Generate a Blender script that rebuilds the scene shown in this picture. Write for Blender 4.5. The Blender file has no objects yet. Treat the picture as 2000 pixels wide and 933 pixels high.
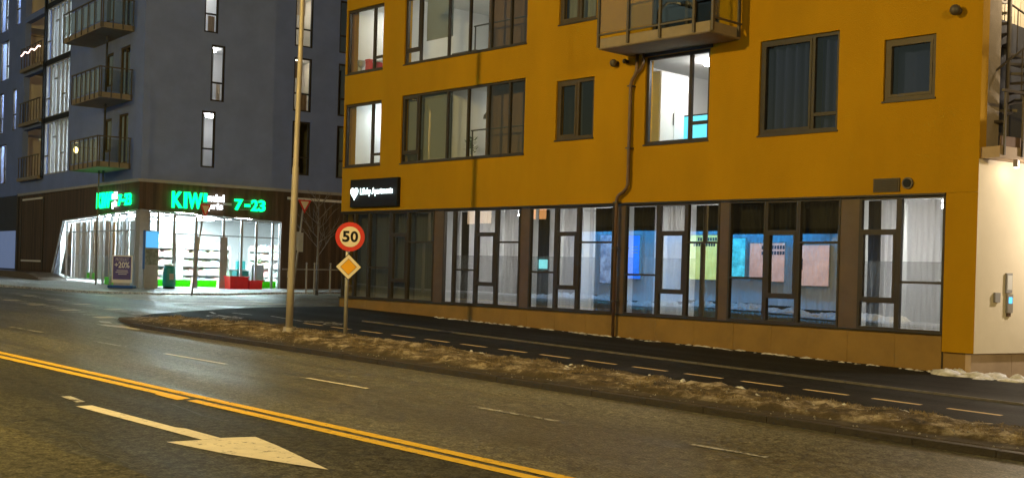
import bpy, bmesh, math, random
from mathutils import Vector, Matrix
random.seed(7)
sc = bpy.context.scene
R = math.radians

# ------------------------------------------------------------------ camera
A = R(43.1); ROLL = 0.029; CAMZ = 1.54
F = Vector((-math.cos(A), math.sin(A), 0)); RT = Vector((math.sin(A), math.cos(A), 0)); UP = Vector((0, 0, 1))
cam_d = bpy.data.cameras.new('camera'); cam = bpy.data.objects.new('camera', cam_d)
sc.collection.objects.link(cam); sc.camera = cam
cx = RT*math.cos(ROLL) + UP*math.sin(ROLL); cy = UP*math.cos(ROLL) - RT*math.sin(ROLL); cz = -F
m = Matrix((cx, cy, cz)).transposed().to_4x4(); m.translation = Vector((0, 0, CAMZ)); cam.matrix_world = m
cam_d.sensor_width = 36.0; cam_d.lens = 2280/2000*36
cam_d.shift_x = 1.885/2000; cam_d.shift_y = 64.97/2000
cam_d.clip_start = 0.1; cam_d.clip_end = 2000

# ------------------------------------------------------------------ world (night sky glow)
w = bpy.data.worlds.new('World'); sc.world = w; w.use_nodes = True
nt = w.node_tree; bgn = nt.nodes['Background']
sky = nt.nodes.new('ShaderNodeTexSky'); sky.sky_type = 'NISHITA'; sky.sun_disc = False
sky.sun_elevation = R(2.5); sky.sun_rotation = R(20)
nt.links.new(sky.outputs[0], bgn.inputs[0]); bgn.inputs[1].default_value = 0.12
# ------------------------------------------------------------------ exposure, render
vs = sc.view_settings; vs.view_transform = 'Standard'; vs.look = 'None'; vs.exposure = 0.0; vs.gamma = 1.0; vs.use_curve_mapping = False
sc.cycles.use_denoising = True
try: sc.cycles.denoiser = 'OPENIMAGEDENOISE'
except Exception: pass
sc.cycles.max_bounces = 8; sc.cycles.diffuse_bounces = 3; sc.cycles.glossy_bounces = 3; sc.cycles.transparent_max_bounces = 24
sc.cycles.sample_clamp_indirect = 4.0; sc.cycles.caustics_reflective = False; sc.cycles.caustics_refractive = False
LAMP_W = 9000; LAMP_COL = (1.0, 0.69, 0.20)

COL = sc.collection
# ------------------------------------------------------------------ helpers
class MB:
    def __init__(s): s.v = []; s.f = []
    def add(s, vs_, fs):
        o = len(s.v); s.v += [tuple(p) for p in vs_]; s.f += [tuple(i+o for i in f) for f in fs]; return s
    def box(s, x0, x1, y0, y1, z0, z1):
        return s.add([(x0,y0,z0),(x1,y0,z0),(x1,y1,z0),(x0,y1,z0),(x0,y0,z1),(x1,y0,z1),(x1,y1,z1),(x0,y1,z1)],
                     [(0,3,2,1),(4,5,6,7),(0,1,5,4),(1,2,6,5),(2,3,7,6),(3,0,4,7)])
    def quad(s, a, b, c, d): return s.add([a,b,c,d], [(0,1,2,3)])
    def prism(s, poly, fn, d0, d1):
        n = len(poly); vv = [fn(p[0],p[1],d0) for p in poly] + [fn(p[0],p[1],d1) for p in poly]
        return s.add(vv, [tuple(range(n))[::-1], tuple(range(n,2*n))] + [(i,(i+1)%n,n+(i+1)%n,n+i) for i in range(n)])
    def tube(s, pts, r, n=8, cap=True):
        pts = [Vector(p) for p in pts]; rs = r if isinstance(r, (list,tuple)) else [r]*len(pts)
        t0 = (pts[1]-pts[0]).normalized(); a = t0.orthogonal().normalized(); rings = []
        for i, p in enumerate(pts):
            t = (pts[min(i+1,len(pts)-1)]-pts[max(i-1,0)]).normalized()
            a = (a - t*a.dot(t)).normalized(); b = t.cross(a)
            rings.append([p + (a*math.cos(2*math.pi*k/n)+b*math.sin(2*math.pi*k/n))*rs[i] for k in range(n)])
        vv = [q for rg in rings for q in rg]; ff = []
        for i in range(len(pts)-1):
            for k in range(n): ff.append((i*n+k, i*n+(k+1)%n, (i+1)*n+(k+1)%n, (i+1)*n+k))
        if cap: ff += [tuple(range(n))[::-1], tuple(range((len(pts)-1)*n, len(pts)*n))]
        return s.add(vv, ff)
    def lathe(s, prof, c=(0,0,0), n=20):
        vv = []; ff = []
        for r, z in prof:
            vv += [(c[0]+r*math.cos(2*math.pi*k/n), c[1]+r*math.sin(2*math.pi*k/n), c[2]+z) for k in range(n)]
        for i in range(len(prof)-1):
            for k in range(n): ff.append((i*n+k, i*n+(k+1)%n, (i+1)*n+(k+1)%n, (i+1)*n+k))
        ff += [tuple(range(n))[::-1], tuple(range((len(prof)-1)*n, len(prof)*n))]
        return s.add(vv, ff)
    def disc(s, c, nrm, r, th, n=28, ang=0):
        c = Vector(c); nrm = Vector(nrm).normalized(); a = UP.cross(nrm).normalized(); b = nrm.cross(a)
        ring = lambda d: [c + nrm*d + (a*math.cos(2*math.pi*k/n+ang)+b*math.sin(2*math.pi*k/n+ang))*r for k in range(n)]
        return s.add(ring(0)+ring(th), [tuple(range(n))[::-1], tuple(range(n,2*n))]+[(i,(i+1)%n,n+(i+1)%n,n+i) for i in range(n)])
    def mesh(s, name, origin=(0,0,0), smooth=False, bevel=0):
        o = Vector(origin); me = bpy.data.meshes.new(name)
        me.from_pydata([tuple(Vector(p)-o) for p in s.v], [], s.f)
        bm = bmesh.new(); bm.from_mesh(me); bmesh.ops.recalc_face_normals(bm, faces=bm.faces)
        if bevel: bmesh.ops.bevel(bm, geom=list(bm.edges), offset=bevel, segments=1, affect='EDGES', clamp_overlap=True)
        bm.to_mesh(me); bm.free()
        if smooth:
            for p in me.polygons: p.use_smooth = True
        me.update(); return me
    def build(s, name, mat_, parent=None, smooth=False, origin=None, bevel=0):
        # geometry is given in the parent's frame, offset by the root's stored origin
        if parent is not None:
            org = parent.get('_o', (0,0,0))
        else: org = origin or (0,0,0)
        me = s.mesh(name, org, smooth, bevel); me.materials.append(mat_)
        o = bpy.data.objects.new(name, me); COL.objects.link(o)
        if parent is not None: o.parent = parent; o['_o'] = org
        elif origin: o.location = origin
        return o

def tag(o, label=None, cat=None, group=None, kind=None):
    if label: o['label'] = label
    if cat: o['category'] = cat
    if group: o['group'] = group
    if kind: o['kind'] = kind
    return o
def thing(name, label, cat, loc, rz=0, group=None, local=False):
    """Empty at the base. local=False: children are given in world coords (rz must be 0)."""
    o = bpy.data.objects.new(name, None); o.empty_display_size = .2; COL.objects.link(o)
    o.location = loc; o.rotation_euler = (0,0,rz); o['_o'] = (0,0,0) if local else tuple(loc)
    return tag(o, label, cat, group)

def link(nt_, a, b): nt_.links.new(a, b)
def mat(name, base, rough=.7, var=.12, scale=3.0, bump=0.0, bscale=40, metal=0, spec=.5, emit=None, es=0, streak=0, coat=0, base2=None, detail=6, rvar=0):
    m_ = bpy.data.materials.new(name); m_.use_nodes = True; n = m_.node_tree.nodes; b = n['Principled BSDF']; t = m_.node_tree
    b.inputs['Roughness'].default_value = rough; b.inputs['Metallic'].default_value = metal
    b.inputs['Specular IOR Level'].default_value = spec
    if coat: b.inputs['Coat Weight'].default_value = coat
    tc = n.new('ShaderNodeTexCoord')
    nz = n.new('ShaderNodeTexNoise'); nz.inputs['Scale'].default_value = scale; nz.inputs['Detail'].default_value = detail; nz.inputs['Roughness'].default_value = .62
    vec = tc.outputs['Object']
    if streak:
        mp = n.new('ShaderNodeMapping'); mp.inputs['Scale'].default_value = (1,1,streak); link(t, vec, mp.inputs[0]); vec = mp.outputs[0]
    link(t, vec, nz.inputs['Vector'])
    rp = n.new('ShaderNodeValToRGB'); rp.color_ramp.elements[0].position = .3; rp.color_ramp.elements[1].position = .7
    lo = [max(0,c*(1-var)) for c in base]; hi = base2 if base2 else [min(1,c*(1+var)) for c in base]
    rp.color_ramp.elements[0].color = (*lo,1); rp.color_ramp.elements[1].color = (*hi,1)
    link(t, nz.outputs['Fac'], rp.inputs[0]); link(t, rp.outputs[0], b.inputs['Base Color'])
    if rvar:
        mr = n.new('ShaderNodeMapRange'); mr.inputs[1].default_value=.3; mr.inputs[2].default_value=.7; mr.inputs[3].default_value = rough-rvar; mr.inputs[4].default_value = rough+rvar
        link(t, nz.outputs['Fac'], mr.inputs[0]); link(t, mr.outputs[0], b.inputs['Roughness'])
    if bump:
        n2 = n.new('ShaderNodeTexNoise'); n2.inputs['Scale'].default_value = bscale; n2.inputs['Detail'].default_value = 4
        link(t, tc.outputs['Object'], n2.inputs['Vector'])
        bp = n.new('ShaderNodeBump'); bp.inputs['Strength'].default_value = bump; bp.inputs['Distance'].default_value = .02
        link(t, n2.outputs['Fac'], bp.inputs['Height']); link(t, bp.outputs[0], b.inputs['Normal'])
    if emit:
        b.inputs['Emission Color'].default_value = (*emit,1); b.inputs['Emission Strength'].default_value = es
    return m_
def glow(name, col, s):
    m_ = bpy.data.materials.new(name); m_.use_nodes = True; n = m_.node_tree.nodes
    b = n['Principled BSDF']; b.inputs['Base Color'].default_value = (*[c*.6 for c in col],1)
    b.inputs['Emission Color'].default_value = (*col,1); b.inputs['Emission Strength'].default_value = s
    return m_
def glass(name, tint=(.9,.93,.92), refl=2.0, base=.03, rough=0.0):
    m_ = bpy.data.materials.new(name); m_.use_nodes = True; t = m_.node_tree; n = t.nodes; n.remove(n['Principled BSDF'])
    tr = n.new('ShaderNodeBsdfTransparent'); tr.inputs[0].default_value = (*tint,1)
    gl = n.new('ShaderNodeBsdfGlossy'); gl.inputs['Roughness'].default_value = rough; gl.inputs[0].default_value = (.95,.97,1,1)
    fr = n.new('ShaderNodeLayerWeight'); fr.inputs[0].default_value = .5
    pw = n.new('ShaderNodeMath'); pw.operation = 'POWER'; pw.inputs[1].default_value = 5; link(t, fr.outputs['Facing'], pw.inputs[0])
    sk = n.new('ShaderNodeMath'); sk.operation = 'MULTIPLY_ADD'; sk.inputs[1].default_value = .96; sk.inputs[2].default_value = .04; link(t, pw.outputs[0], sk.inputs[0])
    ma = n.new('ShaderNodeMath'); ma.operation = 'MULTIPLY_ADD'; ma.inputs[1].default_value = refl; ma.inputs[2].default_value = base; ma.use_clamp = True
    mx = n.new('ShaderNodeMixShader'); link(t, sk.outputs[0], ma.inputs[0]); link(t, ma.outputs[0], mx.inputs[0])
    link(t, tr.outputs[0], mx.inputs[1]); link(t, gl.outputs[0], mx.inputs[2]); link(t, mx.outputs[0], n['Material Output'].inputs[0])
    return m_
def cloth(name, col, trans=.5, see=0.0):
    m_ = bpy.data.materials.new(name); m_.use_nodes = True; t = m_.node_tree; n = t.nodes; n.remove(n['Principled BSDF'])
    d = n.new('ShaderNodeBsdfDiffuse'); tl = n.new('ShaderNodeBsdfTranslucent'); tr = n.new('ShaderNodeBsdfTransparent')
    d.inputs[0].default_value = (*col,1); tl.inputs[0].default_value = (*col,1)
    m1 = n.new('ShaderNodeMixShader'); m1.inputs[0].default_value = trans; link(t, d.outputs[0], m1.inputs[1]); link(t, tl.outputs[0], m1.inputs[2])
    m2 = n.new('ShaderNodeMixShader'); m2.inputs[0].default_value = see; link(t, m1.outputs[0], m2.inputs[1]); link(t, tr.outputs[0], m2.inputs[2])
    link(t, m2.outputs[0], n['Material Output'].inputs[0]); return m_

def boards(name, base, pitch=.145, axis=0, rough=.75):
    """vertical boards: groove relief along one object axis, a slightly different tone per board"""
    m_ = mat(name, base, rough, .25, 6, streak=.12); t = m_.node_tree; n = t.nodes; b = n['Principled BSDF']
    tc = n.new('ShaderNodeTexCoord'); sp = n.new('ShaderNodeSeparateXYZ'); link(t, tc.outputs['Object'], sp.inputs[0])
    ad = n.new('ShaderNodeMath'); ad.operation='ADD'; link(t, sp.outputs[0], ad.inputs[0]); link(t, sp.outputs[1], ad.inputs[1])
    dv = n.new('ShaderNodeMath'); dv.operation='DIVIDE'; link(t, ad.outputs[0], dv.inputs[0]); dv.inputs[1].default_value = pitch
    fl = n.new('ShaderNodeMath'); fl.operation='FLOOR'; link(t, dv.outputs[0], fl.inputs[0])
    fc = n.new('ShaderNodeMath'); fc.operation='FRACT'; link(t, dv.outputs[0], fc.inputs[0])
    wn = n.new('ShaderNodeTexWhiteNoise'); wn.noise_dimensions='1D'; link(t, fl.outputs[0], wn.inputs['W'])
    mr = n.new('ShaderNodeMapRange'); mr.inputs[3].default_value=.65; mr.inputs[4].default_value=1.25; link(t, wn.outputs[0], mr.inputs[0])
    src = b.inputs['Base Color'].links[0].from_socket
    mx = n.new('ShaderNodeVectorMath'); mx.operation='SCALE'; link(t, src, mx.inputs[0]); link(t, mr.outputs[0], mx.inputs['Scale'])
    link(t, mx.outputs[0], b.inputs['Base Color'])
    gr = n.new('ShaderNodeMath'); gr.operation='GREATER_THAN'; gr.inputs[1].default_value=.12; link(t, fc.outputs[0], gr.inputs[0])
    bp = n.new('ShaderNodeBump'); bp.inputs['Strength'].default_value=1; bp.inputs['Distance'].default_value=.02
    link(t, gr.outputs[0], bp.inputs['Height']); link(t, bp.outputs[0], b.inputs['Normal'])
    return m_

# text ---------------------------------------------------------------
def glyph(ch, bold=.02, ext=.0):
    cu = bpy.data.curves.new('t','FONT'); cu.body = ch; cu.offset = bold; cu.extrude = ext; cu.resolution_u = 4
    o = bpy.data.objects.new('t', cu); COL.objects.link(o)
    dg = bpy.context.evaluated_depsgraph_get(); me = bpy.data.meshes.new_from_object(o.evaluated_get(dg))
    bpy.data.objects.remove(o); bpy.data.curves.remove(cu)
    v = [tuple(p.co) for p in me.vertices]; f = [tuple(p.vertices) for p in me.polygons]; bpy.data.meshes.remove(me)
    return v, f
def letters(mb, ch, fn, u0, u1, w0, w1, d0, d1, bold=.02):
    """text fitted to the box u0..u1 x w0..w1, extruded between depths d0 (back) and d1 (front)"""
    v, f = glyph(ch, bold, .5)
    xs = [p[0] for p in v]; ys = [p[1] for p in v]; ax, bx, ay, by = min(xs), max(xs), min(ys), max(ys)
    out = []
    for p in v:
        uu = u0+(p[0]-ax)/(bx-ax)*(u1-u0); ww = w0+(p[1]-ay)/(by-ay)*(w1-w0)
        out.append(fn(uu, ww, d1 if p[2] > 0 else d0))
    return mb.add(out, f)

# ------------------------------------------------------------------ materials
def asphalt(name, tone, spk=.5, rough=.55, wet=.2, warm=(1,1,1), spec=.5):
    m_ = bpy.data.materials.new(name); m_.use_nodes = True; t = m_.node_tree; n = t.nodes; b = n['Principled BSDF']
    tc = n.new('ShaderNodeTexCoord'); b.inputs['Specular IOR Level'].default_value = spec
    def noise(s, d=3, sc_=None):
        z = n.new('ShaderNodeTexNoise'); z.inputs['Scale'].default_value = s; z.inputs['Detail'].default_value = d
        if sc_:
            mp = n.new('ShaderNodeMapping'); mp.inputs['Scale'].default_value = sc_; link(t, tc.outputs['Object'], mp.inputs[0]); link(t, mp.outputs[0], z.inputs['Vector'])
        else: link(t, tc.outputs['Object'], z.inputs['Vector'])
        return z
    fine = noise(38, 8); mid = noise(11, 6); big = noise(.55, 5, (.35,1,1)); trk = noise(1.1, 4, (.06,1,1))
    def rng(src, a, b_, c, d):
        mr = n.new('ShaderNodeMapRange'); mr.inputs[1].default_value=a; mr.inputs[2].default_value=b_; mr.inputs[3].default_value=c; mr.inputs[4].default_value=d; link(t, src, mr.inputs[0]); return mr.outputs[0]
    def mul(a, b_):
        q = n.new('ShaderNodeMath'); q.operation='MULTIPLY'; link(t, a, q.inputs[0]); link(t, b_, q.inputs[1]); return q.outputs[0]
    k = mul(mul(rng(fine.outputs['Fac'], .35, .68, 1-spk, 1+spk*1.3), rng(big.outputs['Fac'], .3, .7, .72, 1.28)), mul(rng(trk.outputs['Fac'], .3, .7, .8, 1.2), rng(mid.outputs['Fac'], .32, .68, .45, 1.6)))
    sc_ = n.new('ShaderNodeVectorMath'); sc_.operation='SCALE'; sc_.inputs[0].default_value = [tone*c for c in warm]; link(t, k, sc_.inputs['Scale'])
    link(t, sc_.outputs[0], b.inputs['Base Color'])
    link(t, rng(trk.outputs['Fac'], .35, .65, rough-wet, rough+wet*.6), b.inputs['Roughness'])
    bp = n.new('ShaderNodeBump'); bp.inputs['Strength'].default_value=.7; bp.inputs['Distance'].default_value=.012
    link(t, fine.outputs['Fac'], bp.inputs['Height']); link(t, bp.outputs[0], b.inputs['Normal'])
    return m_
M = {}
M['asphalt'] = asphalt('asphalt_damp', .108, .8, .44, .12, (1.05,1,.72), .42)
M['asphalt_old'] = asphalt('asphalt_worn', .068, .5, .75, .12, (1.08,1,.66), .12)
M['asphalt_lane'] = asphalt('asphalt_resurfaced', .052, .6, .6, .12, (1.05,1,.75), .12)
M['asphalt_new'] = asphalt('asphalt_dark_path', .009, .4, .72, .10, (1,1,1.05), .16)
M['ground'] = asphalt('asphalt_ground', .05, .5, .5, .12)
M['paving'] = asphalt('paving_grey', .34, .35, .5, .1)
def paint(name, col, wear=.45):
    m_ = mat(name, col, .6, .1, 5, .4, 60); t = m_.node_tree; n = t.nodes; b = n['Principled BSDF']
    tc = n.new('ShaderNodeTexCoord'); z = n.new('ShaderNodeTexNoise'); z.inputs['Scale'].default_value=9; z.inputs['Detail'].default_value=9; z.inputs['Roughness'].default_value=.72
    link(t, tc.outputs['Object'], z.inputs['Vector'])
    r = n.new('ShaderNodeValToRGB'); r.color_ramp.elements[0].position=wear-.05; r.color_ramp.elements[1].position=wear+.06
    link(t, z.outputs['Fac'], r.inputs[0])
    mx = n.new('ShaderNodeMix'); mx.data_type='RGBA'; src=b.inputs['Base Color'].links[0].from_socket
    link(t, r.outputs[0], mx.inputs['Factor']); mx.inputs[6].default_value=(.06,.055,.05,1); link(t, src, mx.inputs[7]); link(t, mx.outputs[2], b.inputs['Base Color'])
    return m_
M['paint_white'] = paint('road_paint_white', (.74,.68,.56), .37)
M['paint_worn'] = paint('road_paint_worn', (.50,.49,.46), .47)
M['paint_path'] = paint('path_paint_pale_yellow', (.78,.58,.30), .30)
M['paint_yellow'] = paint('road_paint_yellow', (.80,.50,.03), .37)
M['seam'] = mat('tar_seam', (.022,.02,.017), .5, .3, 8)
M['kerb_d'] = mat('kerb_dirty', (.030,.023,.015), .6, .35, 6, .5, 30)
M['kerb'] = mat('kerb_granite', (.11,.10,.09), .7, .3, 8, .4, 30)
M['yellow'] = mat('yellow_render', (.43,.228,.004), .9, .09, .9, .6, 45, spec=.2, streak=.35)
M['cream'] = mat('cream_render', (.82,.72,.55), .9, .05, .9, .3, 90, spec=.2)
M['plinth'] = mat('ochre_plinth_panel', (.255,.15,.035), .75, .16, 1.6, .2, 60)
M['plinth_grey'] = mat('beige_plinth_panel', (.45,.33,.22), .75, .16, 1.6, .2, 60)
M['frame'] = mat('bronze_frame', (.034,.027,.021), .5, .15, 4, spec=.4)
M['frame_ol'] = mat('olive_brown_frame', (.07,.052,.03), .55, .15, 4, spec=.4)
M['panel'] = mat('brown_spandrel', (.10,.068,.042), .45, .18, 2, spec=.4)
M['glass'] = glass('window_glass', (.86,.90,.88), 1.5, .02)
M['glass_refl'] = glass('coated_glass', (.66,.69,.69), 2.4, .20)
M['glass_store'] = glass('store_glass', (.95,.97,.97), 1.2, .01)
M['film'] = cloth('frosted_film', (.50,.54,.58), .7, .62)
M['white_wall'] = mat('white_room_wall', (.78,.78,.77), .9, .03, 2)
M['dim_wall'] = mat('grey_room_wall', (.30,.28,.25), .9, .06, 2)  # lower wall tone stands in for weak room light
M['dark_room'] = mat('dark_room_wall', (.05,.05,.055), .9, .1, 2)  # near-black walls stand in for rooms without light
M['brown_wall'] = mat('brown_board_wall', (.16,.095,.06), .8, .2, 5, streak=.15)
M['curt_w'] = cloth('white_sheer_curtain', (.86,.85,.88), .65)
M['curt_g'] = cloth('grey_curtain', (.075,.075,.07), .02)
M['curt_b'] = cloth('blue_grey_curtain', (.042,.058,.22), .3)
M['blind'] = cloth('grey_roller_blind', (.42,.44,.42), .45)
M['metal'] = mat('galvanised_steel', (.45,.44,.42), .45, .15, 6, metal=.6)
M['darkmetal'] = mat('dark_steel', (.10,.085,.07), .5, .15, 6, metal=.3)
M['pipe'] = mat('brown_downpipe', (.12,.068,.042), .4, .15, 5, spec=.6)
M['concrete'] = mat('balcony_concrete', (.27,.22,.16), .85, .14, 2.5, .25, 40)
M['pole'] = mat('lamp_pole_steel', (.40,.36,.31), .55, .16, 3, metal=.25, streak=.3)
M['blue'] = mat('blue_grey_render', (.205,.27,.53), .9, .09, .9, .35, 80, spec=.2)
M['blue_dark'] = mat('dark_grey_render', (.075,.078,.095), .9, .09, .9, .3, 80, spec=.2)
M['boards'] = boards('brown_vertical_boards', (.085,.050,.026))
M['loggia'] = mat('pale_blue_loggia_wall', (.42,.50,.66), .85, .08, 2)  # bluish light from next door is put into the wall colour
M['trim'] = mat('grey_trim', (.34,.33,.33), .6, .1, 3)
M['alu'] = mat('aluminium_frame', (.42,.43,.47), .45, .1, 4, metal=.3)
M['white'] = mat('white_enamel', (.78,.77,.74), .5, .04, 4)
M['black'] = mat('black_enamel', (.010,.011,.014), .6, .1, 4, spec=.2)
M['red'] = mat('red_plastic', (.72,.02,.025), .42, .08, 4)
M['signred'] = mat('sign_red', (.62,.03,.025), .5, .06, 4)
M['signyel'] = mat('sign_yellow', (.85,.42,.01), .5, .05, 4)
M['signwhite'] = mat('sign_cream_white', (.82,.74,.62), .5, .05, 4)
M['teal'] = mat('teal_plastic', (.02,.26,.26), .4, .1, 4)
M['snow'] = mat('dirty_snow', (.62,.60,.58), .7, .3, 9, .5, 25, base2=(.80,.80,.82))
M['grass'] = mat('dead_grass_slush', (.055,.040,.018), .85, .35, 4.0, .8, 30, base2=(.34,.27,.17))
M['bank'] = mat('wet_dirt_bank', (.035,.026,.014), .6, .35, 5, .6, 25)
M['blade'] = mat('dry_grass_blade', (.24,.18,.09), .8, .6, 1.6)
M['bark'] = mat('pale_bark', (.22,.20,.18), .85, .2, 10, .4, 40)
M['lawn_green'] = cloth('lime_green_film', (.22,.85,.06), .75)

# ================================================================== GROUND
XB = -30.86
def G(x, y):
    t = x-XB
    return (0.30-0.0218*t if t > 0 else 0.30-0.0085*t) + 0.0109*(y-21.4)
RD = -0.08      # carriageway lies 8 cm under the pavements
def sheet(name, poly, off, m_, parent=None, kind=None):
    """flat piece draped on the slope; split along x = XB where the slope changes"""
    mb = MB()
    def clip(P, sgn):
        out = []
        for i in range(len(P)):
            a, b = P[i], P[(i+1)%len(P)]; da, db = sgn*(a[0]-XB), sgn*(b[0]-XB)
            if da >= 0: out.append(a)
            if da*db < 0:
                t = da/(da-db); out.append((XB, a[1]+(b[1]-a[1])*t))
        return out
    for sgn in (1,-1):
        q = clip(poly, sgn)
        if len(q) >= 3: mb.add([(x,y,G(x,y)+off) for x,y in q], [tuple(range(len(q)))])
    o = mb.build(name, m_, parent)
    if kind: o['kind'] = kind
    return o
def slab(name, poly, off, th, m_, parent=None, kind=None):
    n = len(poly); mb = MB()
    mb.add([(x,y,G(x,y)+off) for x,y in poly]+[(x,y,G(x,y)+off-th) for x,y in poly], [tuple(range(n))]+[(i,(i+1)%n,n+(i+1)%n,n+i) for i in range(n)])
    o = mb.build(name, m_, parent)
    if kind: o['kind'] = kind
    return o
def strip(mb, p0, p1, wd, off, seg=1):
    p0, p1 = Vector(p0), Vector(p1); d = (p1-p0).normalized(); nn = Vector((-d.y, d.x))*wd/2
    for i in range(seg):
        a = p0+(p1-p0)*i/seg; b = p0+(p1-p0)*(i+1)/seg
        mb.add([(q.x,q.y,G(q.x,q.y)+off) for q in (a-nn,b-nn,b+nn,a+nn)], [(0,1,2,3)])
    return mb

ground = sheet('ground', [(-700,-700),(700,-700),(700,700),(-700,700)], RD-.02, M['ground'], kind='structure')
road = sheet('road', [(-160,-2.6),(90,-2.6),(90,15.2),(14,14.3),(-25.8,12.2),(-27.4,12.5),(-29.0,14.1),(-30.2,16.2),(-31.0,18.4),(-31.4,24),(-31.4,70),(-41,70),(-42,27),(-40.6,22.4),(-43.4,18.2),(-52,17.0),(-160,17)], RD, M['asphalt'], kind='structure')
# worn near-side asphalt strip, irregular seam
near = [(-120,-2.4)]+[(60,-2.4),(60,5.3)]+[(x, 4.78+.035*(x+13)+.05*math.sin(x*2.3)+.04*math.sin(x*5.1)) for x in [8-.5*i for i in range(0,110)]]+[(-120,2.2)]
sheet('asphalt_patch', near, RD+.004, M['asphalt_old'], road)
# --- markings (children of the road)
def cline(x): return 7.42+.0435*(x+20.5)      # centre of the double yellow line
sheet('resurfaced_lane', [(-120,-2.5),(60,-2.5)]+[(x,cline(x)-.02) for x in (60,20,0,-10,-20,-40,-80,-120)], RD+.002, M['asphalt_lane'], road)
for dy in (-.125,.135):
    mb = MB()
    xs = [-75,-40,-31,-26,-20,-14.4]; 
    for a,b in zip(xs[:-1], xs[1:]): strip(mb, (a,cline(a)+dy), (b,cline(b)+dy), .16, RD+.008)
    a = -14.25 if dy<0 else -14.4
    for a,b in ((a,-8),(-8,0),(0,20),(20,50)): strip(mb, (a,cline(a)+dy), (b,cline(b)+dy), .16, RD+.008)
    if dy<0: strip(mb, (-15.0,cline(-15)+dy-.08), (-14.35,cline(-14.4)+dy-.10), .10, RD+.009)
    mb.build('yellow_line', M['paint_yellow'], road)
for a,b,k in ((-31,-29.2,0),(-26.6,-25,0),(-22.65,-21.42,0),(-20.0,-17.97,1),(-15.68,-14.18,1),(-11.94,-10.42,0),(-8.37,-7.38,0),(-4.4,-3.0,0)):
    ly = lambda x: 10.36+.0615*(x+15)
    strip(MB(), (a,ly(a)), (b,ly(b)), .09, RD+.008).build('lane_dash', M['paint_white' if k else 'paint_worn'], road)
mb = MB()
def arr(pts, off): mb.add([(x,y,G(x,y)+off) for x,y in pts], [tuple(range(len(pts)))])
arr([(-14.42,6.07),(-13.0,6.14),(-11.45,6.22),(-11.46,6.44),(-12.2,6.42),(-12.34,6.36),(-14.40,6.27)], RD+.008)
arr([(-11.52,5.84),(-10.6,6.02),(-9.36,6.43),(-10.7,6.705),(-11.33,6.80),(-11.45,6.44),(-11.44,6.22)], RD+.0082)
mb.build('direction_arrow', M['paint_white'], road)
strip(MB(), (-15.35,6.32), (-14.75,6.27), .12, RD+.008).build('paint_fleck', M['paint_worn'], road)
for i in range(8):
    x = -34.0-i*1.02
    strip(MB(), (x,17.9), (x,21.4+.06*i), .5, RD+.008).build('zebra_bar', M['paint_white'], road)
for i in range(15):
    x = -28.9-i*1.0
    for yy in (12.85+.10*i, 14.15+.11*i):
        strip(MB(), (x-.27,yy), (x+.27,yy), .5, RD+.008).build('crossing_block', M['paint_worn' if (i%3) else 'paint_white'], road)
sheet('ice_patch',[(-26.9,11.75),(-26.3,11.7),(-25.7,11.85),(-25.0,11.92),(-25.2,12.05),(-25.9,12.08),(-26.4,11.98)],RD+.006,M['snow'],road)
sheet('ice_patch',[(-27.8,12.2),(-27.3,12.05),(-27.0,12.2),(-27.5,12.35)],RD+.006,M['snow'],road)
def crack(p,ang,n_,wd,seed):
    r_=random.Random(seed); mb=MB(); x,y=p
    for k in range(n_):
        a=ang+r_.gauss(0,.22); L=r_.uniform(.12,.35); x2,y2=x+L*math.cos(a),y+L*math.sin(a); strip(mb,(x,y),(x2,y2),wd*r_.uniform(.6,1.3),RD+.0065); x,y=x2,y2
    mb.build('tar_seam',M['seam'],road)
for p,ang,n_,wd,sd_ in (((-12.6,4.93),.03,9,.016,1),((-14.2,7.12),.02,7,.03,2),((-18,11.3),.06,40,.010,4)): crack(p,ang,n_,wd,sd_)
# --- cycle path and footpath
tip = [(-27.7,13.0),(-28.9,14.2),(-30.0,16.3),(-30.8,18.4),(-30.84,21.6)]
path = slab('cycle_path', [(-24.6,14.75),(40,15.25),(40,30),(-9,30),(-9,21.6)]+tip[::-1], 0, .4, M['asphalt_new'], kind='structure')
for i in range(24):
    x = -24.9+i*1.205
    strip(MB(), (x,16.25+.003*i), (x+.80,16.25+.003*i), .115, .004).build('path_dash', M['paint_path'], path)
for a,b in (((-29.2,16.0),(-28.5,15.75)),((-28.1,15.6),(-27.4,15.55)),((-27.35,16.8),(-25.5,16.57)),((-26.0,15.2),(-24.8,15.24)),((-28.7,16.4),(-27.9,16.55))):
    strip(MB(), a, b, .09, .004).build('path_dash', M['paint_worn'], path)
for cxx, cyy in ((-27.3,15.35),(-24.8,16.75)):       # painted bicycle symbol
    mb = MB()
    def ringm(c, r, wd=.07, n=14):
        for k in range(n):
            a, b = 2*math.pi*k/n, 2*math.pi*(k+1)/n
            q = [(c[0]+rr*math.cos(t), c[1]+rr*math.sin(t)) for rr, t in ((r,a),(r,b),(r-wd,b),(r-wd,a))]
            mb.add([(x,y,G(x,y)+.004) for x,y in q], [(0,1,2,3)])
    ringm((cxx-.42,cyy), .26); ringm((cxx+.42,cyy), .26)
    for p,q in (((-.42,0),(-.1,.3)),((-.1,.3),(.3,.3)),((-.1,.3),(0,0)),((0,0),(.3,.32)),((.3,.4),(.42,0)),((-.18,.4),(-.02,.4))):
        strip(mb, (cxx+p[0],cyy+p[1]), (cxx+q[0],cyy+q[1]), .06, .0045)
    mb.build('bicycle_symbol', M['paint_worn'], path)
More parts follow.
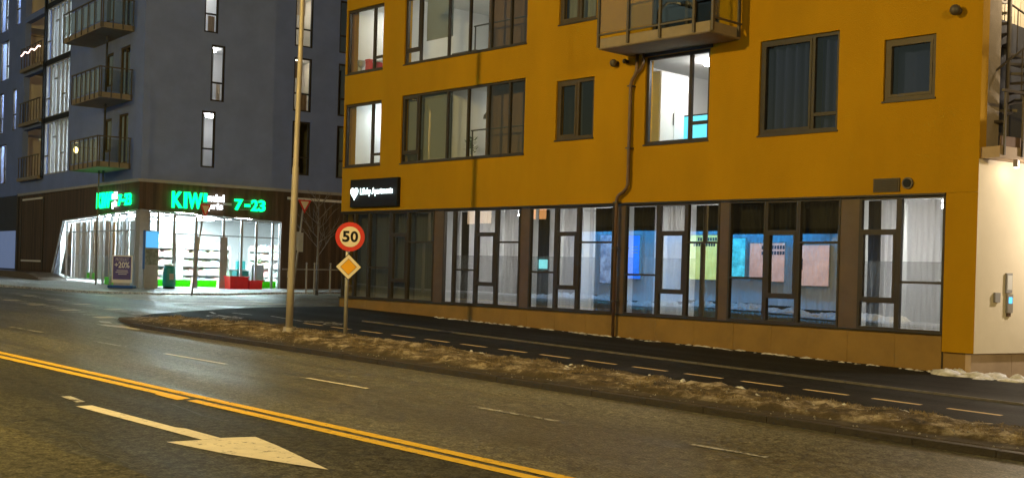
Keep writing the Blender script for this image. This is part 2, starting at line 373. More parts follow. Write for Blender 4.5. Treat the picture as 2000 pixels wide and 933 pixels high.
for i in range(21):        # low granite kerb between cycle path and footpath
    x0 = -25.0+i*1.6
    mb = MB(); yk = lambda x: 18.0-.02*(x+19)
    ys = [(x0,yk(x0)-.035),(x0+1.585,yk(x0+1.585)-.035),(x0+1.585,yk(x0+1.585)+.035),(x0,yk(x0)+.035)]
    mb.add([(x,y,G(x,y)+.035) for x,y in ys]+[(x,y,G(x,y)-.05) for x,y in ys], [(0,1,2,3),(0,1,5,4),(1,2,6,5),(2,3,7,6),(3,0,4,7)])
    mb.build('kerb_stone', M['kerb'], path)
# --- verge: bank of wet dirt, dead grass and old slush
def vfront(x): return 12.83+.053*(x+12.5) if x > -26 else 12.115+.18*(-26-x)**1.6
def vback(x): return 15.2 if x > -23 else 15.2-.055*(-23-x)**2
NX, NY = 520, 34; X0, X1 = -27.9, 14.0
from mathutils import noise as mnoise
def vz(x, y, a):
    d = y-vfront(x); back = vback(x)-y
    e = max(0, min(1, (d-.55-.12*mnoise.noise(Vector((x*1.3,2,0))))/.10)) * max(0, min(1, (back-.05)/.25))
    lump = mnoise.fractal(Vector((x*1.2,y*1.8,3)),1.0,2.0,4); fine = mnoise.fractal(Vector((x*6,y*7,1)),1.0,2.0,3)
    return .012+.008*fine+e*(.055+.05*lump+.035*fine)
mb = MB(); vv = []; 
for i in range(NX+1):
    x = X0+(X1-X0)*(i/NX)**1.0
    f0 = vfront(x)+.13; b0 = max(vback(x), f0+.02)
    taper = min(1, (x-X0)/2.5)
    for j in range(NY+1):
        a = j/NY; y = f0+(b0-f0)*a; vv.append((x, y, G(x,y)+(vz(x,y,a)*taper if a>0 else -.05)))
ff = [(i*(NY+1)+j, (i+1)*(NY+1)+j, (i+1)*(NY+1)+j+1, i*(NY+1)+j+1) for i in range(NX) for j in range(NY)]
mb.add(vv, ff)
rp0 = random.Random(77)
verge = mb.build('verge', M['grass'], smooth=True); tag(verge, kind='structure')
# verge material: wet dirt on the front slope, tufts of dead grass, old snow crumbs
t = M['grass'].node_tree; n = t.nodes; b = n['Principled BSDF']; tc = n.new('ShaderNodeTexCoord')
z1 = n.new('ShaderNodeTexNoise'); z1.inputs['Scale'].default_value = 2.6; z1.inputs['Detail'].default_value = 12; z1.inputs['Roughness'].default_value=.75; link(t, tc.outputs['Object'], z1.inputs['Vector'])
r1 = n.new('ShaderNodeValToRGB'); e = r1.color_ramp.elements
e[0].position=.36; e[0].color=(.020,.015,.008,1); e[1].position=.62; e[1].color=(.46,.39,.29,1)
e2 = r1.color_ramp.elements.new(.50); e2.color=(.12,.084,.038,1)
link(t, z1.outputs['Fac'], r1.inputs[0])
sp = n.new('ShaderNodeSeparateXYZ'); link(t, tc.outputs['Object'], sp.inputs[0])
sh = n.new('ShaderNodeMath'); sh.operation='MULTIPLY_ADD'; link(t, sp.outputs[0], sh.inputs[0]); sh.inputs[1].default_value=-.053; link(t, sp.outputs[1], sh.inputs[2])
mr = n.new('ShaderNodeMapRange'); mr.inputs[1].default_value=13.49+.5; mr.inputs[2].default_value=13.49+.75; link(t, sh.outputs[0], mr.inputs[0])
ad = n.new('ShaderNodeMath'); ad.operation='MULTIPLY_ADD'; link(t, z1.outputs['Fac'], ad.inputs[0]); ad.inputs[1].default_value=1.2; ad.inputs[2].default_value=-.6
a2 = n.new('ShaderNodeMath'); a2.use_clamp=True; link(t, mr.outputs[0], a2.inputs[0]); link(t, ad.outputs[0], a2.inputs[1])
mx = n.new('ShaderNodeMix'); mx.data_type='RGBA'; link(t, a2.outputs[0], mx.inputs['Factor']); mx.inputs[6].default_value=(.042,.030,.014,1); link(t, r1.outputs[0], mx.inputs[7]); link(t, mx.outputs[2], b.inputs['Base Color'])
# kerb stones along the carriageway
xk = -25.9
while xk < 12:
    L_ = .993; mbk = MB(); w0 = vfront(xk); w1 = vfront(xk+L_); hk = .012+rp0.uniform(-.006,.006)
    q4 = [(xk,w0),(xk+L_,w1),(xk+L_,w1+.15),(xk,w0+.15)]
    mbk.add([(x,y,G(x,y)+hk) for x,y in q4]+[(x,y,G(x,y)-.2) for x,y in q4],[(0,1,2,3),(0,1,5,4),(1,2,6,5),(2,3,7,6),(3,0,4,7)])
    mbk.build('kerb_stone', M['kerb_d'], verge, bevel=.004); xk += 1.0
# dry grass tufts
mb = MB(); rnd = random.Random(3)
for k in range(60000):
    x = rnd.uniform(-27, 3); f0 = vfront(x)+.64; b0 = vback(x)-.06
    if b0 <= f0: continue
    y = f0+(b0-f0)*rnd.random()
    dn = mnoise.fractal(Vector((x*1.6,y*2.2,9)),1.0,2.0,3)
    if dn < rnd.uniform(-.02,.5): continue
    zz = G(x,y)+vz(x,y,0)-.01
    h = rnd.uniform(.015,.045)*(1+.8*max(0,dn)); an = rnd.uniform(0,6.28); wd = rnd.uniform(.004,.008); lx_, ly_ = rnd.uniform(-.05,.05), rnd.uniform(-.05,.05)
    dx, dy = wd*math.cos(an), wd*math.sin(an)
    mb.add([(x-dx,y-dy,zz),(x+dx,y+dy,zz),(x+lx_,y+ly_,zz+h)], [(0,1,2)])
gr = mb.build('dry_grass', M['blade']); tag(gr, 'short dead yellow grass on the verge beside the road', 'grass', kind='stuff')
def lumps(name, pts, label, seed=1, mat_='snow', kind='stuff'):
    mb = MB(); rr = random.Random(seed)
    for (x,y,rx,ry,h) in pts:
        n1, n2 = 9, 4; vv = []; ph = rr.random()*6
        for j in range(n2+1):
            a = j/n2*math.pi/2
            for k in range(n1):
                t = 2*math.pi*k/n1; q = 1+.35*math.sin(3*t+ph)*rr.random()+rr.uniform(-.15,.15)
                xx = x+rx*q*math.cos(a)*math.cos(t); yy = y+ry*q*math.cos(a)*math.sin(t)
                vv.append((xx,yy,G(x,y)-.02+h*math.sin(a)*rr.uniform(.8,1.1)))
        mb.add(vv, [(j*n1+k, j*n1+(k+1)%n1, (j+1)*n1+(k+1)%n1, (j+1)*n1+k) for j in range(n2) for k in range(n1)])
    o = mb.build(name, M[mat_], smooth=True); return tag(o, label, 'snow', kind=kind)
rr = random.Random(5)
pts = []
for i in range(260):
    x = rr.uniform(-26,-10.4); pts.append((x, 21.34-abs(rr.gauss(0,.10)), rr.uniform(.03,.14), rr.uniform(.02,.07), rr.uniform(.012,.05)))
lumps('snow', pts, 'thin crumbled line of dirty snow along the ochre plinth', 2)
pts = [(rr.uniform(-10.6,-7.6), rr.uniform(20.9,21.5), rr.uniform(.10,.3), rr.uniform(.08,.18), rr.uniform(.05,.15)) for i in range(46)]
pts = [(x, y+.25*max(0,x+9.8), a, b_, h) for x,y,a,b_,h in pts]
lumps('snow', pts, 'white heap of old snow at the corner by the cream wall', 4)
pts = []
for i in range(70):
    x = -17+rr.random()*16; x += .6*math.sin(x*2); pts.append((x, rr.uniform(14.2,15.12), rr.uniform(.03,.13)*rr.uniform(.5,1.6), rr.uniform(.02,.07), rr.uniform(.05,.115)))
lumps('snow', pts, 'scattered lumps of grey snow along the back of the verge', 6)
mb = MB(); rg = random.Random(44)
for k in range(900):
    x = rg.uniform(-26,2); y = vfront(x)+.2+rg.random()**1.2*(vback(x)-vfront(x)-.25); r_ = rg.uniform(.008,.028); zz = G(x,y)+vz(x,y,0); a = rg.random()*6
    mb.add([(x+r_*math.cos(a+k2*2.09)*rg.uniform(.6,1.3), y+r_*math.sin(a+k2*2.09)*rg.uniform(.6,1.3), zz-.004) for k2 in range(3)]+[(x,y,zz+r_*rg.uniform(.5,1.1))], [(0,1,3),(1,2,3),(2,0,3)])
tag(mb.build('grit', mat('grit',(.16,.14,.11),.8,.6,30,base2=(.45,.42,.38))), 'pale grit and snow crumbs strewn over the verge', 'grit', kind='stuff')
pts = [(rr.uniform(-27.2,-24.6), 0, rr.uniform(.1,.35), rr.uniform(.04,.1), .03) for i in range(12)]
pts = [(x, vfront(x)-.12+rr.uniform(-.1,.05), a, b_, -.02) for x,_,a,b_,h in pts]
# pavement in front of the store
slab('store_pavement', [(-40.9,60),(-42.3,27),(-41.2,23.2),(-41.6,20.6),(-43.6,18.7),(-52,17.4),(-75,18.6),(-75,30),(-50,40),(-50,60)], -.02, .3, M['paving'], kind='structure')

# ================================================================== YELLOW BUILDING
YF = 21.4
def holed_wall(mb, u0, u1, w0, w1, holes, t_, fn):
    us = sorted({u0,u1,*[h[0] for h in holes],*[h[1] for h in holes]}); ws = sorted({w0,w1,*[h[2] for h in holes],*[h[3] for h in holes]})
    us = [u for u in us if u0 <= u <= u1]; ws = [q for q in ws if w0 <= q <= w1]
    solid = lambda i,j: not any(h[0]-1e-6 <= us[i] and us[i+1] <= h[1]+1e-6 and h[2]-1e-6 <= ws[j] and ws[j+1] <= h[3]+1e-6 for h in holes)
    S = {(i,j) for i in range(len(us)-1) for j in range(len(ws)-1) if solid(i,j)}
    for (i,j) in S:
        a,b,c,d = us[i],us[i+1],ws[j],ws[j+1]
        mb.quad(fn(a,c,0),fn(b,c,0),fn(b,d,0),fn(a,d,0)); mb.quad(fn(a,c,t_),fn(a,d,t_),fn(b,d,t_),fn(b,c,t_))
        if (i-1,j) not in S: mb.quad(fn(a,c,0),fn(a,d,0),fn(a,d,t_),fn(a,c,t_))
        if (i+1,j) not in S: mb.quad(fn(b,c,0),fn(b,c,t_),fn(b,d,t_),fn(b,d,0))
        if (i,j-1) not in S: mb.quad(fn(a,c,0),fn(a,c,t_),fn(b,c,t_),fn(b,c,0))
        if (i,j+1) not in S: mb.quad(fn(a,d,0),fn(b,d,0),fn(b,d,t_),fn(a,d,t_))
def fbox(mb, fn, u0, u1, w0, w1, d0, d1):
    vv = [fn(u,w_,d) for d in (d0,d1) for w_ in (w0,w1) for u in (u0,u1)]
    return mb.add(vv, [(0,1,3,2),(4,6,7,5),(0,4,5,1),(2,3,7,6),(0,2,6,4),(1,5,7,3)])
rp_ = random.Random(11)
def window(root, fn, u0, u1, w0, w1, cols, fm, gm, fw=.07, d0=.05, d1=.14, tilt=0.0, name='window', label=None, sash=()):
    """cols: list of (u_right_edge, [transom heights]); frame mesh is the part, panes its sub-parts"""
    mb = MB(); panes = []
    fbox(mb,fn,u0,u0+fw,w0,w1,d0,d1); fbox(mb,fn,u1-fw,u1,w0,w1,d0,d1)
    fbox(mb,fn,u0+fw,u1-fw,w0,w0+fw,d0,d1); fbox(mb,fn,u0+fw,u1-fw,w1-fw,w1,d0,d1)
    a = u0+fw
    for k,(ue,trs) in enumerate(cols):
        b = ue-fw/2 if k < len(cols)-1 else u1-fw
        if k < len(cols)-1: fbox(mb,fn,b,b+fw,w0+fw,w1-fw,d0+.003,d1-.003)
        c = w0+fw
        for tz in list(trs)+[None]:
            top = tz-fw/2 if tz else w1-fw
            if tz: fbox(mb,fn,a,b,top,top+fw,d0+.006,d1-.006)
            panes.append((a,b,c,top,k)); c = top+fw
        a = b+fw
    o = mb.build(name, fm, root)
    if label: o['label'] = label
    for i,(a,b,c,d,k) in enumerate(panes):
        if (k,i) in sash or k in sash:   # inner casement frame
            s = .055; mb = MB(); fbox(mb,fn,a,a+s,c,d,d0-.01,d1-.02); fbox(mb,fn,b-s,b,c,d,d0-.01,d1-.02); fbox(mb,fn,a+s,b-s,c,c+s,d0-.01,d1-.02); fbox(mb,fn,a+s,b-s,d-s,d,d0-.01,d1-.02)
            mb.build('sash', fm, o); a+=s; b-=s; c+=s; d-=s
        dm = (d0+d1)/2; q = [rp_.uniform(-tilt,tilt) for _ in range(4)]
        t1, t2 = q[0]*(b-a)/2, q[1]*(d-c)/2
        P = [fn(a,c,dm-t1-t2),fn(b,c,dm+t1-t2),fn(b,d,dm+t1+t2),fn(a,d,dm-t1+t2)]
        MB().add(P, [(0,1,2,3)]).build('pane', gm, o)
    return o

yb = thing('apartment_building', 'yellow rendered apartment block with a dark glazed ground floor', 'building', (-20.5,24,0))
fY = lambda u,w_,d: (u, YF+d, w_)
WIN = {  # x0,x1,z0,z1
 'w1':(-30.80,-28.88,7.64,9.67),'w2':(-27.83,-22.52,7.64,9.67),'w3':(-30.80,-28.88,4.71,6.69),'w4':(-27.88,-22.52,4.69,6.72),
 'w5':(-21.33,-20.0,7.95,9.5),'w6':(-21.35,-20.01,4.97,6.5),'w7':(-18.34,-16.43,4.68,6.78),'w8':(-15.07,-13.11,4.68,6.75),'w9':(-12.09,-10.99,5.17,6.41),
 'bd':(-18.2,-16.2,7.18,9.4)}
holes = list(WIN.values())
mb = MB()
holed_wall(mb, -30.86, -10.07, 3.31, 13.2, holes, .28, fY)
wall = mb.build('wall', M['yellow'], yb)
MB().box(-10.70,-10.07,YF,YF+.28,.26,3.306).build('wall', M['yellow'], yb)
# left return, roof, inner core
MB().box(-30.86,-30.60,YF+.282,38,0.0,13.2).build('wall', M['yellow'], yb)
MB().box(-30.86,-9,YF+.3,38,13.2,13.5).build('roof', M['concrete'], yb)
MB().box(-30.5,-6.6,29.0,38,0,13.1).build('rear_block', M['dark_room'], yb)
MB().box(-30.86,-10.70,YF-.03,YF+.06,3.27,3.309).build('flashing', M['frame'], yb)
# plinth panels
px = [-30.86,-29.4,-28.2,-27.0,-25.8,-24.60,-23.4,-22.24,-21.2,-20.1,-18.95,-17.85,-16.7,-15.6,-14.6,-13.7,-12.75,-11.7,-10.72]
for a,b in zip(px[:-1],px[1:]):
    MB().box(a+.003,b-.003,YF+.03+rp_.uniform(0,.004),YF+.2,-.6,.575).build('plinth_panel', M['plinth'], yb)
MB().box(-30.9,-10.70,YF+.045,YF+.3,-.7,.57).build('plinth_core', M['bank'], yb)
MB().box(-10.714,-10.15,YF+.06,YF+.35,-.6,.255).build('plinth_panel', M['plinth'], yb)
MB().box(-30.86,-10.70,YF-.02,YF+.14,.577,.605).build('sill', M['frame'], yb)
# ---- ground-floor glazing
GF = [(-30.80,-30.13,'full'),(-30.13,-29.40,'full'),(-29.40,-28.30,'low'),(-28.25,-27.45,'op'),(-27.45,-26.22,'high'),(-26.22,-25.79,'panel'),
 (-25.79,-25.33,'full'),(-25.33,-24.39,'low'),(-24.39,-23.54,'op'),(-23.54,-22.59,'high'),(-22.59,-22.24,'panel'),
 (-22.24,-21.26,'low'),(-21.26,-20.46,'op'),(-20.46,-19.26,'high'),(-19.26,-18.89,'panel'),
 (-18.89,-17.85,'low'),(-17.85,-17.0,'op'),(-17.0,-16.06,'high'),(-16.06,-15.80,'panel'),
 (-15.80,-14.82,'low'),(-14.82,-13.99,'op'),(-13.99,-12.99,'high'),(-12.99,-12.56,'panel'),(-12.56,-11.68,'op'),(-11.68,-10.72,'low')]
Z0, Z1 = .606, 3.268
for a,b,k in GF:
    a += .002; b -= .002
    if k == 'panel':
        MB().box(a,b,YF+.045,YF+.16,Z0,Z1).build('cladding_panel', M['panel'], yb); continue
    if k == 'op':
        window(yb, fY, a, b, Z0, Z1, [(b,[1.17,2.59])], M['frame'], M['glass_refl'], fw=.055, d0=.03, d1=.13, tilt=.002, sash=((0,1),))
    else:
        window(yb, fY, a, b, Z0, Z1, [(b,{'full':[],'low':[1.57],'high':[2.35]}[k])], M['frame'], M['glass_refl'], fw=.045, d0=.03, d1=.13, tilt=.0025)
    if a > -26 and k != 'full':
        MB().quad((a+.06,YF+.10,.66),(b-.06,YF+.10,.66),(b-.06,YF+.10,1.98),(a+.06,YF+.10,1.98)).build('frosted_film', M['film'], yb)
MB().box(-28.302,-28.248,YF+.02,YF+.15,Z0,Z1).build('mullion', M['frame'], yb)
# ---- upper windows
window(yb, fY, *WIN['w1'], [(-29.43,[]),(0,[8.05])], M['frame'], M['glass'], .075, label=None)
window(yb, fY, *WIN['w3'], [(-29.41,[]),(0,[5.05])], M['frame'], M['glass'], .075)
window(yb, fY, *WIN['w2'], [(-27.12,[8.03]),(-25.84,[]),(-24.92,[]),(-24.02,[]),(-23.22,[]),(0,[])], M['frame'], M['glass'], .06, sash=((0,1),))
window(yb, fY, *WIN['w4'], [(-27.10,[4.98]),(-25.80,[]),(-24.90,[]),(-24.04,[]),(-23.18,[]),(0,[])], M['frame'], M['glass'], .06, sash=((0,1),))
window(yb, fY, *WIN['w5'], [(-20.62,[]),(0,[])], M['frame_ol'], M['glass'], .085, sash=(0,))
window(yb, fY, *WIN['w6'], [(-20.62,[]),(0,[])], M['frame_ol'], M['glass'], .085, sash=(0,))
window(yb, fY, *WIN['w7'], [(-17.02,[]),(0,[5.11])], M['frame'], M['glass'], .075)
window(yb, fY, *WIN['w8'], [(-13.75,[]),(0,[5.05])], M['frame'], M['glass'], .075, sash=(0,))
window(yb, fY, *WIN['w9'], [(0,[])], M['frame_ol'], M['glass'], .085, sash=(0,))
window(yb, fY, *WIN['bd'], [(-17.2,[]),(0,[])], M['frame'], M['glass'], .08)
for k in ('w1','w3','w2','w4','w7','w8','w9','w6','w5'):
    x0,x1,z0,z1 = WIN[k]
    MB().box(x0-.02,x1+.02,YF-.025,YF+.052,z0-.03,z0+.004).build('window_sill', M['frame'], yb)
# ---- rooms behind the glass
def room(x0,x1,z0,z1,mt,y0=YF+.285,y1=YF+4.2):
    mb = MB()
    mb.quad((x0,y1,z0),(x1,y1,z0),(x1,y1,z1),(x0,y1,z1)); mb.quad((x0,y0,z0),(x0,y1,z0),(x0,y1,z1),(x0,y0,z1)); mb.quad((x1,y0,z0),(x1,y0,z1),(x1,y1,z1),(x1,y1,z0))
    mb.quad((x0,y0,z0),(x1,y0,z0),(x1,y1,z0),(x0,y1,z0)); mb.quad((x0,y0,z1),(x0,y1,z1),(x1,y1,z1),(x1,y0,z1))
    return mb.build('room', M[mt], yb)
room(-30.58,-28.3,4.15,6.85,'white_wall'); room(-28.28,-25.86,4.15,6.85,'dim_wall'); room(-25.84,-22.3,4.15,6.85,'white_wall')
room(-30.58,-28.3,7.1,9.8,'white_wall'); room(-28.28,-22.3,7.1,9.8,'white_wall')
room(-21.8,-19.5,4.15,6.85,'dark_room'); room(-21.8,-19.5,7.1,9.8,'dark_room')
room(-19.4,-15.6,4.15,6.85,'white_wall'); room(-15.5,-12.7,4.15,6.85,'dim_wall'); room(-12.6,-10.4,4.15,6.85,'dark_room'); room(-19.4,-15.6,7.1,9.8,'dark_room')
gfx = [-30.58,-26.0,-22.42,-19.08,-15.93,-12.78,-10.3]
for i,(a,b) in enumerate(zip(gfx[:-1],gfx[1:])):
    room(a+.02,b-.02,.45,3.30,['dim_wall','white_wall','white_wall','white_wall','dark_room','white_wall'][i])
# loggia: brown board wall behind the right half, rail inside the glass
for z in (4.16,7.11):
    MB().box(-24.9,-22.32,YF+.75,YF+.85,z,z+2.65).build('board_wall', M['brown_wall'], yb)
    mb = MB(); mb.tube([(-25.0,YF+.30,z+1.35),(-22.6,YF+.30,z+1.35)],.022); 
    for x in (-24.95,-23.4): mb.tube([(x,YF+.30,z+.02),(x,YF+.30,z+1.35)],.022)
    mb.build('handrail', M['darkmetal'], yb)
# ---- balcony on the second upper floor
BX0, BX1, BY, BZ = -18.88, -15.60, 20.28, 6.87
bal = MB().box(BX0,BX1,BY,YF-.004,BZ,BZ+.24).build('balcony', M['concrete'], yb, bevel=.012)
mb = MB(); mb.box(BX0+.02,BX1-.02,BY+.02,YF-.01,BZ-.012,BZ-.004); mb.build('soffit', M['concrete'], bal)
PZ = 8.25
posts = [(BX0+.03,BY-.03),(-17.93,BY-.03),(-16.98,BY-.03),(-16.02,BY-.03),(BX1+.03,BY+.05),(BX1+.03,YF-.12)]
for i,(x,y) in enumerate(posts):
    MB().box(x-.03,x+.03,y-.03,y+.03,BZ+.03,PZ).build('post', M['darkmetal'], bal)
for (x0,x1) in ((BX0+.07,-17.97),(-17.89,-17.02),(-16.94,-16.06)):
    MB().box(x0,x1,BY-.035,BY-.022,BZ+.36,PZ-.05).build('glass_panel', M['balglass'] if 'balglass' in M else M['glass'], bal)
MB().box(BX1+.024,BX1+.036,BY+.10,YF-.18,BZ+.36,PZ-.05).build('glass_panel', M['glass'], bal)
MB().box(BX0,-15.99,BY-.05,BY-.01,BZ+.30,BZ+.34).build('rail', M['darkmetal'], bal); MB().box(BX0,-15.99,BY-.055,BY-.005,PZ,PZ+.04).build('rail', M['darkmetal'], bal)
MB().box(BX1+.012,BX1+.05,BY+.05,YF-.03,BZ+.30,BZ+.34).build('rail', M['darkmetal'], bal); MB().box(BX1+.01,BX1+.052,BY+.05,YF-.03,PZ,PZ+.04).build('rail', M['darkmetal'], bal)
# bracket / wall plate under the balcony over the window
MB().box(-18.42,-16.35,YF-.04,YF-.003,6.785,6.866).build('lintel', M['frame'], yb)
# ---- downpipe, vents
mb = MB(); mb.tube([(-18.53,YF-.11,6.86),(-18.53,YF-.11,6.48),(-18.58,YF-.11,6.36),(-18.67,YF-.11,6.24),(-18.71,YF-.11,6.12),(-18.71,YF-.11,3.74),(-18.75,YF-.11,3.65),(-18.85,YF-.11,3.56),(-18.97,YF-.11,3.50),(-19.04,YF-.11,3.43),(-19.06,YF-.11,3.33),(-19.06,YF-.11,.05)],.043,10)
dp = mb.build('downpipe', M['pipe'], yb, smooth=True)
mb = MB(); mb.tube([(-18.36,YF-.09,6.86),(-18.36,YF-.09,6.62),(-18.42,YF-.09,6.5),(-18.60,YF-.10,6.36)],.035,8); mb.build('branch_pipe', M['pipe'], dp, smooth=True)
for z in (6.1,4.6,3.3,2.2,.9):
    x = -18.71 if z > 3.6 else -19.06; MB().box(x-.07,x+.07,YF-.17,YF-.003,z,z+.03).build('pipe_clip', M['darkmetal'], dp)
def ball_vent(x,z,r):
    mb = MB(); mb.disc((x,YF-.001,z),(0,-1,0),r*.7,.05,18)
    n1,n2=16,8; vv=[]
    for j in range(n2+1):
        a=math.pi*j/n2
        for k in range(n1): vv.append((x+r*math.sin(a)*math.cos(2*math.pi*k/n1), YF-.05-r*.9+ -r*math.cos(a)*.0 - r*.0 + 0*a + r*math.sin(a)*math.sin(2*math.pi*k/n1)*1.0, z+r*math.cos(a)))
    mb.add(vv,[(j*n1+k,j*n1+(k+1)%n1,(j+1)*n1+(k+1)%n1,(j+1)*n1+k) for j in range(n2) for k in range(n1)])
    return mb.build('ball_vent', M['darkmetal_s'] if 'darkmetal_s' in M else M['darkmetal'], yb, smooth=True)
ball_vent(-10.55,6.77,.105); ball_vent(-19.27,6.73,.095); ball_vent(-18.93,6.74,.06)
vg = MB().box(-12.23,-11.66,YF-.03,YF-.002,3.36,3.63).build('vent_grille', M['frame_ol'], yb)
for i in range(6): MB().box(-12.19,-11.70,YF-.045,YF-.031,3.385+i*.038,3.405+i*.038).build('louvre', M['frame'], vg)
mb = MB(); mb.disc((-11.49,YF-.001,3.52),(0,-1,0),.115,.04,22); rv = mb.build('round_vent', M['darkmetal'], yb)
mb = MB(); mb.disc((-11.49,YF-.042,3.52),(0,-1,0),.085,.012,22); mb.build('vent_cover', M['black'], rv)
# ---- cream side wall, turned a little outward, gallery and stair
sd = Vector((.21,.978,0)).normalized(); sn = Vector((.978,-.21,0)).normalized(); c0 = Vector((-10.07,YF,0))
fS = lambda u,w_,d: tuple(c0+sd*u-sn*d+UP*w_)
mb = MB(); fbox(mb,fS,.002,7.5,.26,3.93,.0,.25); mb.build('side_wall', M['cream'], yb)
for i in range(6):
    mb = MB(); fbox(mb,fS,.02+i*1.22,.012+(i+1)*1.22,-.7,.255,.07,.3); mb.build('plinth_panel', M['plinth_grey'], yb)
# upper side wall: set back board cladding in two planes
mb = MB(); fbox(mb,fS,.3,.95,4.16,13.2,.30,.5); mb.build('side_cladding', M['sidebrd'] if 'sidebrd' in M else M['concrete'], yb)
for i in range(16):
    mb = MB(); u = .98+i*.19; fbox(mb,fS,u,u+.17,4.16,13.2,1.0,1.04); mb.build('cladding_board', M['cream'], yb)
mb = MB(); fbox(mb,fS,.96,7.5,4.16,13.2,1.045,1.3); mb.build('side_wall', M['concrete'], yb)
gal = MB(); fbox(gal,fS,.06,7.5,3.94,4.15,-.40,2.0); gal = gal.build('gallery', M['plinth_grey'], yb)
mb = MB(); fbox(mb,fS,.10,7.5,4.152,4.34,-.385,-.36); mb.build('kick_board', M['brown_wall'], gal)
for i in range(14):
    u = .16+i*.53; mb = MB(); fbox(mb,fS,u-.018,u+.018,3.98,5.16,-.44,-.402); mb.build('post', M['darkmetal'], gal)
mb = MB(); fbox(mb,fS,.08,7.5,5.16,5.205,-.45,-.39); mb.build('handrail', M['darkmetal'], gal)
# intercom boxes on the cream wall
mb = MB(); fbox(mb,fS,.53,.68,1.24,1.42,-.05,-.001); tag(mb.build('junction_box', M['trim']), 'small grey box on the cream wall beside the door panel', 'wall box')
ic = thing('intercom_panel', 'slim steel door panel with a lit blue screen on the cream wall', 'intercom', tuple(c0+sd*.9))
mb = MB(); fbox(mb,fS,.87,1.04,1.42,1.80,-.04,-.001); mb.build('cover', M['trim'], ic)
mb = MB(); fbox(mb,fS,.885,1.025,1.48,1.76,-.046,-.041); mb.build('notice', M['white'], ic)
mb = MB(); fbox(mb,fS,.90,1.06,1.04,1.40,-.05,-.001); mb.build('body', M['metal'], ic)
mb = MB(); fbox(mb,fS,.93,1.03,1.22,1.34,-.055,-.051); mb.build('screen', glow('blue_screen',(.1,.55,1),1.6), ic)
mb = MB(); fbox(mb,fS,.93,1.03,.97,1.035,-.03,-.001); mb.build('card_reader', M['pipe'], ic)
# soffit downlight of the gallery (lit)
dl = thing('downlight', 'small lit lamp under the gallery shining down the cream wall', 'lamp', tuple(c0+sd*.72+sn*.28+UP*3.80))
p = c0+sd*.72+sn*.28
MB().box(p.x-.045,p.x+.045,p.y-.045,p.y+.045,3.80,3.935).build('housing', M['metal'], dl)
MB().box(p.x-.035,p.x+.035,p.y-.035,p.y+.035,3.79,3.799).build('lens', glow('lamp_lens',(1,.86,.66),12), dl)
def lamp(name, loc, power, col, size=.1, parent=None, spot=None):
    L = bpy.data.lights.new(name, 'SPOT' if spot else 'POINT'); L.energy = power; L.color = col; L.shadow_soft_size = size
    if spot: L.spot_size = R(spot); L.spot_blend = .8
    o = bpy.data.objects.new(name, L); COL.objects.link(o)
    if parent is not None:
        o.parent = parent; o.location = Vector(loc)-Vector(parent['_o']) if parent.get('_o') else loc
    else: o.location = loc
    return o
lamp('downlight_light', (p.x+.03,p.y+.03,3.74), 3.5, (1,.86,.68), .05, dl)
p2 = c0+sd*3.0+sn*1.3  # unseen lamp and arm added to spread light over the cream wall
d2 = thing('downlight', 'lit lamp on an arm farther along the cream wall, right of the frame', 'lamp', (p2.x,p2.y,3.7))
MB().tube([tuple(c0+sd*3.0+UP*3.8),(p2.x,p2.y,3.86)],.02,8).build('arm', M['metal'], d2); MB().lathe([(.05,.16),(.10,.06),(.12,0)],(p2.x,p2.y,3.7),16).build('shade', M['metal'], d2); MB().lathe([(.09,-.012),(.1,-.002)],(p2.x,p2.y,3.7),16).build('lens', glow('arm_lens',(1,.86,.68),12), d2)
lamp('downlight_light', (p2.x,p2.y,3.62), 560, (1,.86,.70), .1, d2)
p3 = c0+sd*1.9+sn*.25
d3 = thing('gallery_lamp', 'lit wall lamp above the gallery beside the spiral staircase', 'lamp', (p3.x,p3.y,7.6)); MB().lathe([(.05,.2),(.12,.12),(.12,0)],(p3.x,p3.y,7.6),16).build('shade', M['metal'], d3); MB().tube([(p3.x,p3.y,7.78),tuple(c0+sd*1.9-sn*1.0+UP*7.9)],.02,8).build('arm', M['metal'], d3)  # assumed lamp with shade and arm, unseen, added to light the gallery boards
lamp('gallery_light', (p3.x,p3.y,7.55), 140, (1,.80,.55), .1, d3)
# spiral stair on the gallery
sc_c = c0+sd*1.35-sn*.42; ZB = 4.155
ss = thing('spiral_staircase', 'dark steel spiral staircase rising from the gallery at the right edge', 'staircase', (sc_c.x,sc_c.y,ZB))
MB().tube([(sc_c.x,sc_c.y,ZB),(sc_c.x,sc_c.y,10.5)],.045,12).build('centre_pole', M['darkmetal'], ss)
rail = []; 
for i in range(26):
    a0 = R(200)+i*R(27); z = ZB+.2+i*.2; r_ = .56
    mb = MB(); a1 = a0+R(32)
    P = [(sc_c.x+q*math.cos(a), sc_c.y+q*math.sin(a)) for q,a in ((.05,a0),(r_,a0),(r_,(a0+a1)/2),(r_,a1),(.05,a1))]
    mb.prism(P, lambda x,y,d: (x,y,d), z-.05, z); mb.build('tread', M['darkmetal'], ss)
    rx, ry = sc_c.x+(r_-.03)*math.cos(a0+R(14)), sc_c.y+(r_-.03)*math.sin(a0+R(14))
    MB().tube([(rx,ry,z),(rx,ry,z+.95)],.012,6).build('baluster', M['darkmetal'], ss)
    rail.append((rx,ry,z+.95))
MB().tube(rail,.022,8).build('handrail', M['darkmetal'], ss, smooth=True)
